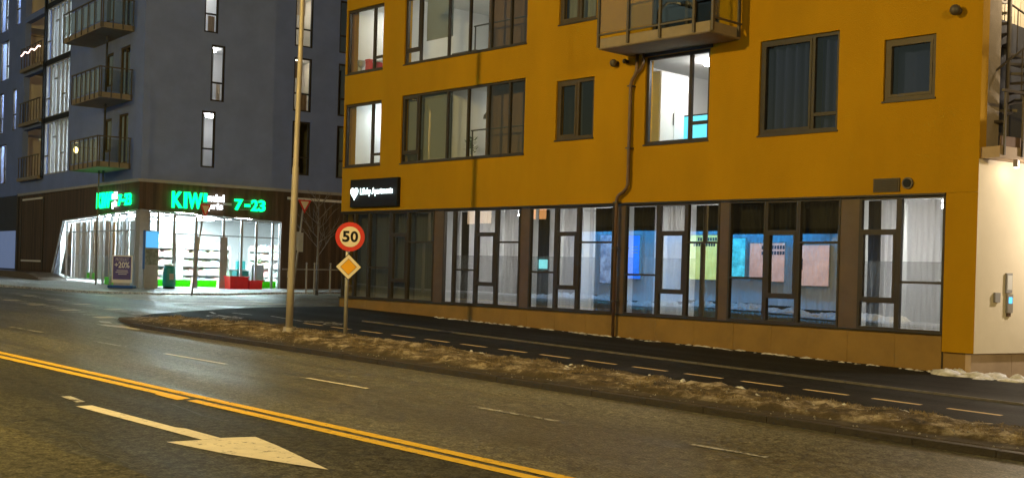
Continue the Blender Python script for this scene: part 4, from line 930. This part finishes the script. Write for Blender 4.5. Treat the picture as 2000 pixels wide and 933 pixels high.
for (s0,s1,z0,z1,i) in ((21.2,23.9,5.4,8.3,0),(22.2,23.9,8.4,11.2,1),(19.4,21.0,8.4,11.2,2),(21.2,23.9,11.4,14.2,3),(21.5,23.9,14.3,17,4),(19.2,20.9,14.3,17,5)):
    broom('L',s0,s1,z0,z1,'white_wall',1.6); blamp('L',(s0+s1)/2,z1-.03,.9,.25,40,['cold ceiling lamp in the lowest window at the left edge','cold ceiling lamp in the second window at the left edge','cold ceiling lamp behind the slim window beside the loggias','cold ceiling lamp in the third window at the left edge','cold ceiling lamp in the topmost window at the left edge','cold ceiling lamp behind the upper slim window beside the loggias'][i],(.75,.87,1))
# drapes and sill things in the narrow tower windows
cl = {'beige':cloth('beige_drape',(.62,.52,.42),.5),'grey':cloth('grey_drape',(.35,.37,.40),.4),'white':cloth('white_drape',(.8,.8,.82),.6),'brown':cloth('brown_drape',(.30,.20,.13),.3)}
for i,(a,b,c,d,k,l) in enumerate(((2.66,2.86,5.8,8.1,'grey','grey drape in the lowest narrow tower window'),(3.02,3.2,8.75,11.0,'grey','grey drape at the left of the second narrow tower window'),(3.36,3.54,8.75,9.5,'beige','beige drape low in the second narrow tower window'),(2.9,3.2,11.7,12.4,'brown','brown drape low in the third narrow tower window'),
   (7.0,7.35,10.2,11.0,'brown','brown drape high in the second tower window beside the lamp pole'),(7.4,7.8,8.7,9.5,'brown','brown drape low in the second tower window beside the lamp pole'),(7.0,7.6,13.1,14.0,'beige','beige drape high in the third tower window beside the lamp pole'),(7.0,7.3,5.8,8.1,'grey','grey drape in the lowest dark tower window beside the lamp pole'))):
    mb = MB(); n_ = 8; vv = [fR(a+(b-a)*q/n_, z, .36+.02*math.sin(q*2.1)) for z in (c,d) for q in range(n_+1)]
    mb.add(vv,[(q,q+1,n_+2+q,n_+1+q) for q in range(n_)]); o = mb.build('drape',cl[k],smooth=True); o.location = BC; o.rotation_euler=(0,0,BA); tag(o,l,'curtain','drapes in the narrow tower windows')
# wall curtains in stair glazing
for i,z in enumerate((5.85,8.80,11.75)):
    for k,(u0,u1) in enumerate(((10.9,11.4),(12.3,12.6),(13.2,13.5))):
        mb = MB(); fbox(mb,fL,u0,u1,z+.05,z+2.6,.35,.36); o=mb.build('drape',M['curt_w']); o.location=BC; o.rotation_euler=(0,0,BA)
        tag(o,'%s pale drape in the %s glazed bay of the blue tower'%(['right','middle','left'][k],rown[i]),'curtain','drapes in the glazed bays')
# balconies on the left face
for i,(z,sl) in enumerate(((5.50,5.1),(8.44,5.1),(11.40,6.6))):
    mb = MB(); fbox(mb,fL,1.3,sl,z,z+.24,-1.4,-.003); bo = mb.build('balcony',M['concrete'],bb,bevel=.01)
    ps = [(1.33+k*(sl-1.36)/6,-1.43) for k in range(7)]+[(1.27,-1.36+k*.43) for k in range(4)]
    for (s,d) in ps:
        mb = MB(); fbox(mb,fL,s-.022,s+.022,z+.02,z+1.28,d-.02,d+.02); mb.build('baluster',M['darkmetal'],bo)
    mb = MB(); fbox(mb,fL,1.25,sl,z+1.282,z+1.33,-1.46,-1.40); fbox(mb,fL,1.25,1.29,z+1.282,z+1.33,-1.398,-.02); mb.build('handrail',M['darkmetal'],bo)
    mb = MB(); fbox(mb,fL,1.35,sl-.05,z+.30,z+1.2,-1.40,-1.39); mb.build('glass_panel',M['glass'],bo)
    mb = MB(); fbox(mb,fL,1.30,1.31,z+.30,z+1.2,-1.36,-.05); mb.build('glass_panel',M['glass'],bo)
    mb = MB(); mb.tube([fL(3.3,z-.5,-.5),fL(3.3,z+2.7,-.5)],.05,8); mb.build('drain_pipe',M['blue_dark'],bo)
mb = MB(); mb.tube([fL(3.6,5.5,-.6),fL(3.6,.4,-.6)],.035,8); mb.build('drain_pipe',M['darkmetal'],bb)
# lantern and string lights
p_ = bW(6.0,6.55,-.9,'L'); lt = thing('lantern','warm glowing lantern at the end of the lowest blue tower balcony','lantern',tuple(p_-Vector((0,0,.25))))
MB().lathe([(.03,.0),(.09,.04),(.1,.2),(.03,.28)],tuple(p_-Vector((0,0,.14))),12).build('globe',glow('lantern_warm',(1,.72,.25),14),lt); MB().tube([tuple(p_+Vector((0,0,.13))),tuple(bW(6.0,6.68,-.01,'L'))],.012,6).build('bracket',M['darkmetal'],lt)
sl_ = thing('string_lights','pinkish string of small lights across the third loggia','string lights',tuple(bW(15,12.6,-.24,'L')))
mb = MB(); mc = MB(); last=None
for k in range(26):
    s = 14.6+k*.14; q = bW(s,12.55+.06*math.sin(k*.7),-.26,'L'); mb.lathe([(.012,-.03),(.03,0),(.012,.03)],tuple(q),6)
    if last is not None: mc.tube([last,q],.006,4)
    last=q
mb.build('bulbs',glow('string_bulb',(1,.66,.55),7),sl_); mc.build('cable',M['black'],sl_)
# ---- store signs
grn = glow('sign_green',(.0,1.0,.20),4.2); wht = glow('sign_white_store',(.88,.95,1),3.2)
def store_sign(fn, box, txt, face, label):
    t_ = thing('store_sign',label,'sign',BC,BA,local=True); q = fn
    k0,k1,m0,m1,n0,n1 = box; BO = .02 if face=='R' else .006
    wk = (k1-k0); fr_ = [(0,.30,'K'),(.335,.425,'I'),(.445,.86,'W'),(.90,.99,'I')]
    for a,b,ch in fr_:
        mb = MB(); za = 3.88; zb = 4.58
        if a>.88: za = 4.20
        letters(mb,ch,q,k0+wk*a,k0+wk*b,za,zb,-.15,-.22,BO*1.5); mb.build('letter',grn,t_)
    mb = MB(); letters(mb,'mini',q,m0,m1,4.24,4.56,-.15,-.22,BO); mb.build('lettering',wht,t_)
    mb = MB(); letters(mb,'pris',q,m0,m0+(m1-m0)*.92,3.82,4.18,-.15,-.22,BO); mb.build('lettering',wht,t_)
    wn_ = n1-n0
    for a,b,ch,za,zb in ((0,.27,'7',3.93,4.42),(.33,.50,'-',4.10,4.22),(.54,.76,'2',3.93,4.44),(.78,1,'3',3.93,4.44)):
        mb = MB(); letters(mb,ch,q,n0+wn_*a,n0+wn_*b,za,zb,-.15,-.22,BO*1.5); mb.build('letter',grn,t_)
    mb = MB(); fbox(mb,q,min(n0,n1),max(n0,n1),3.96,3.98,-.145,-.085); fbox(mb,q,min(n0,n1),max(n0,n1),4.38,4.40,-.145,-.085); fbox(mb,q,min(m1,n0),max(m1,n0)-(.1 if n0>m1 else 0),4.12,4.22,-.11,-.085); mb.build('mounting_rail',M['trim'],t_)
store_sign(fR,(1.30,2.88,2.92,3.66,4.15,5.62),None,'R','glowing green and white store lettering over the shop entrance')
store_sign(fL,(5.02,2.98,2.92,2.42,2.25,.62),None,'L','glowing green and white store lettering over the long side window')

# ================================================================== STREET FURNITURE
def pole_at(x, y, h, lean=(0,0), r0=.10, r1=.06):
    z = G(x,y)-.03
    return [(x+lean[0]*k, y+lean[1]*k, z+h*k) for k in (0,.02,.25,.5,.75,1)], [r0,r0,r0*.92+r1*.08,(r0+r1)/2*1.02,r0*.3+r1*.7,r1]
# tall lamp pole in view
lx, ly0 = -22.21, 14.10; z0 = G(lx,ly0)+.05
lp = thing('lamp_pole','tall tapered steel lamp pole standing on the verge','lamp pole',(lx,ly0,z0))
lean = RT*.115
pp = [Vector((lx,ly0,z0-.1)),Vector((lx,ly0,z0+1.2))+lean*.13,Vector((lx,ly0,z0+2.4))+lean*.26,Vector((lx,ly0,z0+2.42))+lean*.26]
pts = [Vector((lx,ly0,z0-.1))+lean*k+UP*9.3*k for k in (0,.13,.26,.40,.405,.55,.7,.85,1)]
MB().tube(pts,[.084,.081,.078,.075,.062,.058,.054,.050,.046],14).build('pole',M['pole'],lp,smooth=True)
MB().lathe([(.17,0),(.17,.03),(.13,.05),(.125,.12)],(lx,ly0,z0-.02),16).build('base_plate',M['pole'],lp)
tp = pts[-1]
MB().tube([tp,tp+Vector((-.1,-.5,.35)),tp+Vector((-.2,-1.4,.5))],.04,10).build('arm',M['pole'],lp,smooth=True)
q = tp+Vector((-.2,-1.7,.5)); MB().box(q.x-.14,q.x+.14,q.y-.35,q.y+.35,q.z-.05,q.z+.07).build('lamp_head',M['trim'],lp,bevel=.02)
# --- speed limit + priority sign
def facing(px_, py_, ang):
    n_ = (Matrix.Rotation(ang,3,'Z') @ (-F)); u_ = UP.cross(n_); b_ = Vector((px_,py_,0))
    return (lambda u,w_,d: tuple(b_+u_*u+UP*w_+n_*d)), n_, u_
sx, sy = -20.9, 14.69; zs = G(sx,sy)+.0
fS2, nS, uS = facing(sx,sy,R(8))
sp_ = thing('road_sign','round red-rimmed speed limit sign 50 with a yellow diamond priority sign below, on a post','road sign',(sx,sy,zs))
MB().tube([(sx,sy,zs-.1),(sx,sy,2.50)],.042,12).build('post',M['metal'],sp_,smooth=True)
bx = Vector((sx,sy,0))
def sdisc(name,r,z,d,th,m_): return MB().disc(bx+uS*.045+UP*z+nS*d,nS,r,th,40).build(name,m_,sp_)
plate = sdisc('speed_limit_plate',.315,2.205,.05,.012,M['signred']); plate['_o']=sp_['_o']
o = MB().disc(bx+uS*.045+UP*2.205+nS*.063,nS,.222,.003,40).build('white_face',M['signwhite'],plate)
for ch,a,b in (('5',-.165,-.008),('0',.008,.172)):
    mb = MB(); letters(mb,ch,fS2,a+.045,b+.045,2.09,2.33,.067,.069,.035); mb.build('digit',M['black'],plate)
def diamond(r,z,d,th,m_,name,par): 
    mb = MB(); mb.prism([(.03,z-r),(.03+r,z),(.03,z+r),(.03-r,z)],fS2,d,d+th); return mb.build(name,m_,par)
dp_ = diamond(.29,1.555,.05,.010,M['black'],'priority_plate',sp_); diamond(.268,1.555,.061,.003,M['signwhite'],'white_face',dp_); diamond(.178,1.555,.065,.002,M['black'],'black_line',dp_); diamond(.168,1.555,.068,.002,M['signyel'],'yellow_face',dp_)
for z in (2.35,2.05,1.55):
    mb = MB(); fbox(mb,fS2,-.07,.09,z-.015,z+.015,-.05,.048); mb.build('clamp',M['metal'],sp_)
# --- give way signs, both leaning
def giveway(x,y,h,lean,ang,label,w_=.6,plate_=False):
    z = G(x,y)-.02; t_ = thing('road_sign',label,'road sign',(x,y,z)); top = Vector((x,y,z+h))+lean
    MB().tube([(x,y,z-.1),tuple(top)],.036,10).build('post',M['metal'],t_,smooth=True)
    c_ = top-UP*.30; fn,n_,u_ = facing(c_.x,c_.y,ang)
    tri = lambda s: [(-s*w_/2,c_.z+.27*s),(s*w_/2,c_.z+.27*s),(0,c_.z-.27*s)]
    mb = MB(); mb.prism(tri(1),fn,.045,.055); p1 = mb.build('plate',M['signred'],t_)
    mb = MB(); T_=[(u,w2-.028) for u,w2 in tri(.62)]; T_=[(u,w2+.07) for u,w2 in T_]; mb.prism(T_,fn,.056,.059); mb.build('white_face',M['signwhite'],p1)
    if plate_:
        c2 = Vector((x,y,z+h*.56))+lean*.56
        mb = MB(); fn2,_,_ = facing(c2.x,c2.y,R(-12)); fbox(mb,fn2,-.28,-.03,c2.z-.36,c2.z+.38,-.06,-.045); fbox(mb,fn2,.0,.20,c2.z-.42,c2.z+.34,.045,.06); mb.build('back_plate',M['trim'],t_)
    return t_
giveway(-40.55,21.4,3.45,RT*.40,R(62),'leaning give way sign turned edge-on in front of the store entrance')
giveway(-39.75,25.35,3.80,RT*.36+Vector((0,0,0)),R(38),'leaning give way sign with grey back plates behind the lamp pole',plate_=True)
# --- railing posts and rails by the brown wall
rl = thing('railing','white tubular railing with three posts beside the bare tree','railing',(-40.3,26.9,G(-40.3,26.9)))
for y in (25.5,26.34,26.72,27.5,28.4):
    zz = G(-40.3,y)-.02; MB().lathe([(.036,0),(.036,1.12),(.028,1.2),(.045,1.22),(.038,1.28)],(-40.3,y,zz),10).build('post',M['trim'],rl)
for z in (.98,.16): MB().tube([(-40.3,25.2,G(-40.3,25.2)+z),(-40.3,28.6,G(-40.3,28.6)+z)],.024 if z>.5 else .016,8).build('rail',M['trim'],rl)
# --- bare tree
tx, ty = -40.6, 27.05; tz = G(tx,ty); rt_ = random.Random(21)
tr = thing('bare_tree','slender leafless young tree in front of the brown wall','tree',(tx,ty,tz))
MB().tube([(tx,ty,tz-.1),(tx+.02,ty,tz+.8),(tx-.02,ty+.02,tz+1.8),(tx+.01,ty-.02,tz+3.0),(tx,ty,tz+4.1)],[.07,.055,.045,.03,.012],9).build('trunk',M['bark'],tr,smooth=True)
mb = MB()
def twig(p,d,l,r_,dep):
    q1 = p+d*l*.5+Vector((rt_.uniform(-.05,.05),rt_.uniform(-.05,.05),.03))*l; q2 = q1+(d+UP*.25).normalized()*l*.5
    mb.tube([p,q1,q2],[r_,r_*.75,r_*.4],5)
    if dep:
        for k in range(3):
            s = p.lerp(q2,.35+.25*k); dd = (d+Vector((rt_.uniform(-.8,.8),rt_.uniform(-.8,.8),rt_.uniform(0,.7)))).normalized(); twig(s,dd,l*.55,r_*.6,dep-1)
for k in range(13):
    z = 1.5+k*.19; a = k*2.4; d = Vector((math.cos(a),math.sin(a),.75)).normalized(); twig(Vector((tx,ty,tz+z)),d,1.25*(1-.05*k),.016,2)
mb.build('branches',M['bark'],tr)
# --- store front things
def aboard():
    t_ = thing('advertising_board','purple advertising board with large 20% on a blue weighted foot by the store corner','advertising board',(-46.45,21.35,G(-46.45,21.35)-.02),R(47),local=True)
    pu = mat('poster_purple',(.10,.075,.26),.5,.2,3); blu = mat('board_blue',(.02,.10,.42),.45,.1,3)
    MB().box(-.52,.52,-.26,.26,0,.12).build('foot',blu,t_,bevel=.03); MB().box(-.34,.34,-.05,.05,.121,.22).build('bracket',M['metal'],t_)
    MB().box(-.42,.42,-.035,.035,.222,1.36).build('frame',M['white'],t_,bevel=.01); MB().box(-.37,.37,-.042,-.037,.36,1.31).build('poster',pu,t_)
    f_ = lambda u,w_,d: (u,-d,w_)
    lt_ = mat('poster_print',(.62,.60,.70),.6,.05,3)
    mb = MB(); letters(mb,'PRODUKT',f_,-.27,.27,1.12,1.25,.0425,.0445,.0); mb.build('lettering',lt_,t_)
    mb = MB(); letters(mb,'÷20%',f_,-.31,.31,.84,1.09,.0425,.0445,.02); mb.build('lettering',M['white'],t_)
    mb = MB()
    for k,(a,b) in enumerate(((-.22,.24),(-.26,.26),(-.15,.2))): mb.box(a,b,-.0445,-.0425,.72-k*.075,.75-k*.075)
    mb.build('small_print',lt_,t_)
aboard()
tt = bthing('information_pillar','tall grey information pillar with blue lit top panel at the store corner','pillar',.6,.30,.43)
MB().box(-.12,.10,-.29,.29,0,2.42).build('body',M['alu'],tt,bevel=.01)
MB().box(.101,.112,-.27,.27,1.70,2.38).build('lit_panel',glow('pillar_blue',(.10,.45,.85),1.1),tt); MB().box(.101,.112,-.27,.27,.98,1.66).build('map_panel',mat('map_panel',(.22,.27,.26),.5,.5,7),tt); MB().box(.101,.112,-.27,.27,.06,.94).build('lower_panel',mat('pillar_grey',(.36,.39,.44),.5,.1,3),tt)
MB().box(-.12,.09,-.305,-.291,.8,2.42).build('side_panel',mat('pillar_side',(.03,.16,.55),.4,.1,2),tt)
bn = bthing('litter_bin','teal litter bin with pale rim next to the information pillar','bin',.62,1.10,.41)
MB().lathe([(.24,0),(.25,.08),(.235,.1)],(0,0,0),20).build('foot',M['black'],bn); MB().lathe([(.25,.101),(.27,.25),(.245,.82),(.22,.98)],(0,0,0),20).build('body',M['teal'],bn,smooth=True); MB().lathe([(.20,.981),(.235,.99),(.23,1.04),(.16,1.08)],(0,0,0),20).build('rim',M['white'],bn); MB().box(.262,.275,-.09,.09,.4,.66).build('sticker',M['trim'],bn)
def crate(y,w_,h,label):
    t_ = bthing('red_crate',label,'crate',.45,y,.415); a,b = w_/2,.30; k=.93
    mb = MB(); mb.add([(-b*k,-a*k,0),(b*k,-a*k,0),(b*k,a*k,0),(-b*k,a*k,0),(-b,-a,h),(b,-a,h),(b,a,h),(-b,a,h)],[(0,3,2,1),(0,1,5,4),(1,2,6,5),(2,3,7,6),(3,0,4,7)]); mb.build('body',M['red'],t_)
    mb = MB(); e_=.03; mb.box(-b-e_,b+e_,-a-e_,-a+.01,h-.03,h+.02); mb.box(-b-e_,b+e_,a-.01,a+e_,h-.03,h+.02); mb.box(-b-e_,-b+.01,-a+.011,a-.011,h-.03,h+.02); mb.box(b-.01,b+e_,-a+.011,a-.011,h-.03,h+.02); mb.build('rim',M['red'],t_)
    mb = MB(); rr_=random.Random(int(y*10)); nx_,ny_=5,8
    vv=[(-b*.96+2*b*.96*i/nx_,-a*.96+2*a*.96*j/ny_,h-.03+.05*rr_.random()) for i in range(nx_+1) for j in range(ny_+1)]
    mb.add(vv,[(i*(ny_+1)+j,(i+1)*(ny_+1)+j,(i+1)*(ny_+1)+j+1,i*(ny_+1)+j+1) for i in range(nx_) for j in range(ny_)]); mb.build('contents',M['snow'],t_,smooth=True)
crate(4.22,.86,.58,'large red plastic crate standing before the store window'); crate(5.02,.62,.42,'small red plastic crate right of the large one')
o = MB().box(-.0,.08,-.09,.09,0,.3).build('meter_box',M['white']); o.location = bL(.084,6.95,1.0); o.rotation_euler=(0,0,BA); tag(o,'small white box on the brown wall right of the store','wall box')

# ================================================================== ACROSS THE ROAD (seen mirrored in the glazing)
YO = -6.0
ob = thing('shop_building','low dark shop building across the road, seen mirrored in the glazing','building',(-45,YO-3,0))
MB().box(-80,-24,YO-8,YO,-.6,8.5).build('wall',mat('dark_opposite',(.05,.05,.055),.9,.15,1),ob)
MB().box(-46.5,-29.3,YO+.01,YO+.06,.3,4.15).build('pale_cladding',mat('pale_cladding',(.60,.66,.72),.7,.1,1),ob)
led = glow('led_blue',(.06,.46,1.0),2000)
for x in [-45.2,-43.0,-40,-38.2,-36.6,-35.0,-33.4,-31.4]:
    MB().box(x-.75,x+.75,YO+.46,YO+.54,4.02,4.06).build('led_strip',led,ob)
MB().box(-46.5,-29.3,YO+.06,YO+.74,4.08,4.14).build('led_hood',M['black'],ob); MB().box(-46.5,-29.3,YO+.70,YO+.74,3.88,4.079).build('led_hood',M['black'],ob)  # added shield, keeps the blue strip light off the tower
def postm(name,a,b,s,sc_=1.3):
    m_ = mat(name,a,.6,.3,sc_,base2=b); t=m_.node_tree; p_=t.nodes['Principled BSDF']; link(t,p_.inputs['Base Color'].links[0].from_socket,p_.inputs['Emission Color']); p_.inputs['Emission Strength'].default_value=s*1.7; return m_  # poster emission stands in for the light falling on the sheets
P_ = [(-45.0,-43.7,.95,3.75,postm('poster_face',(.12,.12,.18),(.42,.50,.62),1.0,1.6),'grey portrait-format poster','poster reflected left of the downpipe'),
 (-43.0,-41.9,1.45,3.7,postm('poster_blue',(.01,.13,.62),(.02,.20,.8),1.8,.6),'plain blue poster','poster reflected right of the downpipe'),
 (-38.9,-36.6,1.35,3.75,postm('poster_lime',(.42,.46,.12),(.55,.58,.18),1.9,.6),'yellow-green poster','poster reflected in the middle panes'),
 (-36.15,-34.95,1.55,3.75,postm('poster_cyan',(.02,.22,.25),(.10,.75,.9),1.8,1.8),'cyan landscape poster','poster'),
 (-34.75,-32.7,1.5,3.5,postm('poster_pink',(.46,.22,.15),(.6,.32,.22),1.5,.6),'pinkish poster with two dark text lines','poster'),
 (-32.2,-30.15,1.4,3.45,postm('poster_rose',(.50,.26,.18),(.62,.36,.26),1.5,.6),'pinkish poster with vertical text','poster')]
for i,(a,b,c,d,m_,l,_) in enumerate(P_):
    t_ = thing('poster',l+' across the road, mirrored in the ground floor glazing','poster',((a+b)/2,YO+.1,c))
    MB().box(a,b,YO+.07,YO+.15,c,d).build('frame',M['metal'],t_); MB().box(a+.05,b-.05,YO+.151,YO+.158,c+.05,d-.05).build('sheet',m_,t_)
    mb = MB()
    if i in (2,4): 
        for k in range(2):
            x = a+.75
            while x < b-.15: mb.box(x,x+.12,YO+.159,YO+.162,d-.35-.28*k,d-.17-.28*k); x += .16
    if i == 5:
        for k in range(2): mb.box(a+.25+.2*k,a+.37+.2*k,YO+.159,YO+.162,c+.8,d-.4-.3*k)
    if i == 1:
        for k in range(3): mb.box(a+.5,b-.15,YO+.159,YO+.162,3.0-.16*k,3.05-.16*k)
    if mb.v: mb.build('print',M['black'] if i!=1 else M['white'],t_)
for i,(x0,x1,z0_,z1_,c,s) in enumerate(((-51.5,-50.4,4.7,5.5,(1,.45,.15),2.2),(-50.1,-49.5,4.7,5.5,(1,.45,.15),1.6),(-56.2,-54.4,4.6,5.6,(1,.75,.5),1.2),(-33.5,-31.5,5.6,5.8,(1,.9,.75),3.0),(-31.2,-30.4,5.75,5.9,(1,.9,.75),3.0),(-36,-34,5.5,5.6,(1,.85,.6),1.2))):
    f_ = MB().box(x0-.05,x1+.05,YO+.0,YO+.04,z0_-.05,z1_+.05).build('window',M['frame'],ob); MB().box(x0,x1,YO+.041,YO+.05,z0_,z1_).build('pane',glow('lit_window_%d'%i,c,s),f_)
slab('far_pavement',[(-120,-6.0),(60,-6.0),(60,-2.55),(-120,-2.55)],0,.3,M['paving'],kind='structure') if False else sheet('far_pavement',[(-120,-6.0),(60,-6.0),(60,-2.55),(-120,-2.55)],.0,M['paving'],kind='structure')
pts = [(rr.uniform(-50,-26), rr.uniform(-5.6,-4.6), rr.uniform(.3,.8), rr.uniform(.15,.4), rr.uniform(.12,.32)) for i in range(90)]
lumps('snow',pts,'ploughed snow bank in front of the shop across the road',9)
# --- street lamps on the near side of the road (assumed, out of frame, they light the scene)
for i,(x,y) in enumerate(((13,.2),(-18.3,.2),(-53,.2))):
    z = G(x,y)-.08; t_ = thing('street_lamp',['lit street lamp on the near side of the road, to the right of the camera','lit street lamp on the near side of the road, to the left of the camera','lit street lamp on the near side of the road opposite the blue tower'][i],'street lamp',(x,y,z),group='street lamps on the near side')
    MB().tube([(x,y,z-.1),(x,y,z+5),(x,y,z+10.6)],[.1,.08,.06],12).build('pole',M['pole'],t_,smooth=True)
    MB().tube([(x,y,z+10.6),(x,y+.5,z+11.0),(x,y+1.6,z+11.15)],.04,8).build('arm',M['pole'],t_,smooth=True)
    MB().box(x-.16,x+.16,y+1.55,y+2.3,z+11.12,z+11.24).build('head',M['trim'],t_,bevel=.02)
    MB().box(x-.12,x+.12,y+1.65,y+2.2,z+11.10,z+11.118).build('lens',glow('street_lens',LAMP_COL,20),t_)
    lamp('street_light',(x,y+1.9,z+11.0),LAMP_W*[1.12,.94,.22][i],LAMP_COL,.12,t_)
for o in bpy.data.objects:
    if '_o' in o.keys(): del o['_o']
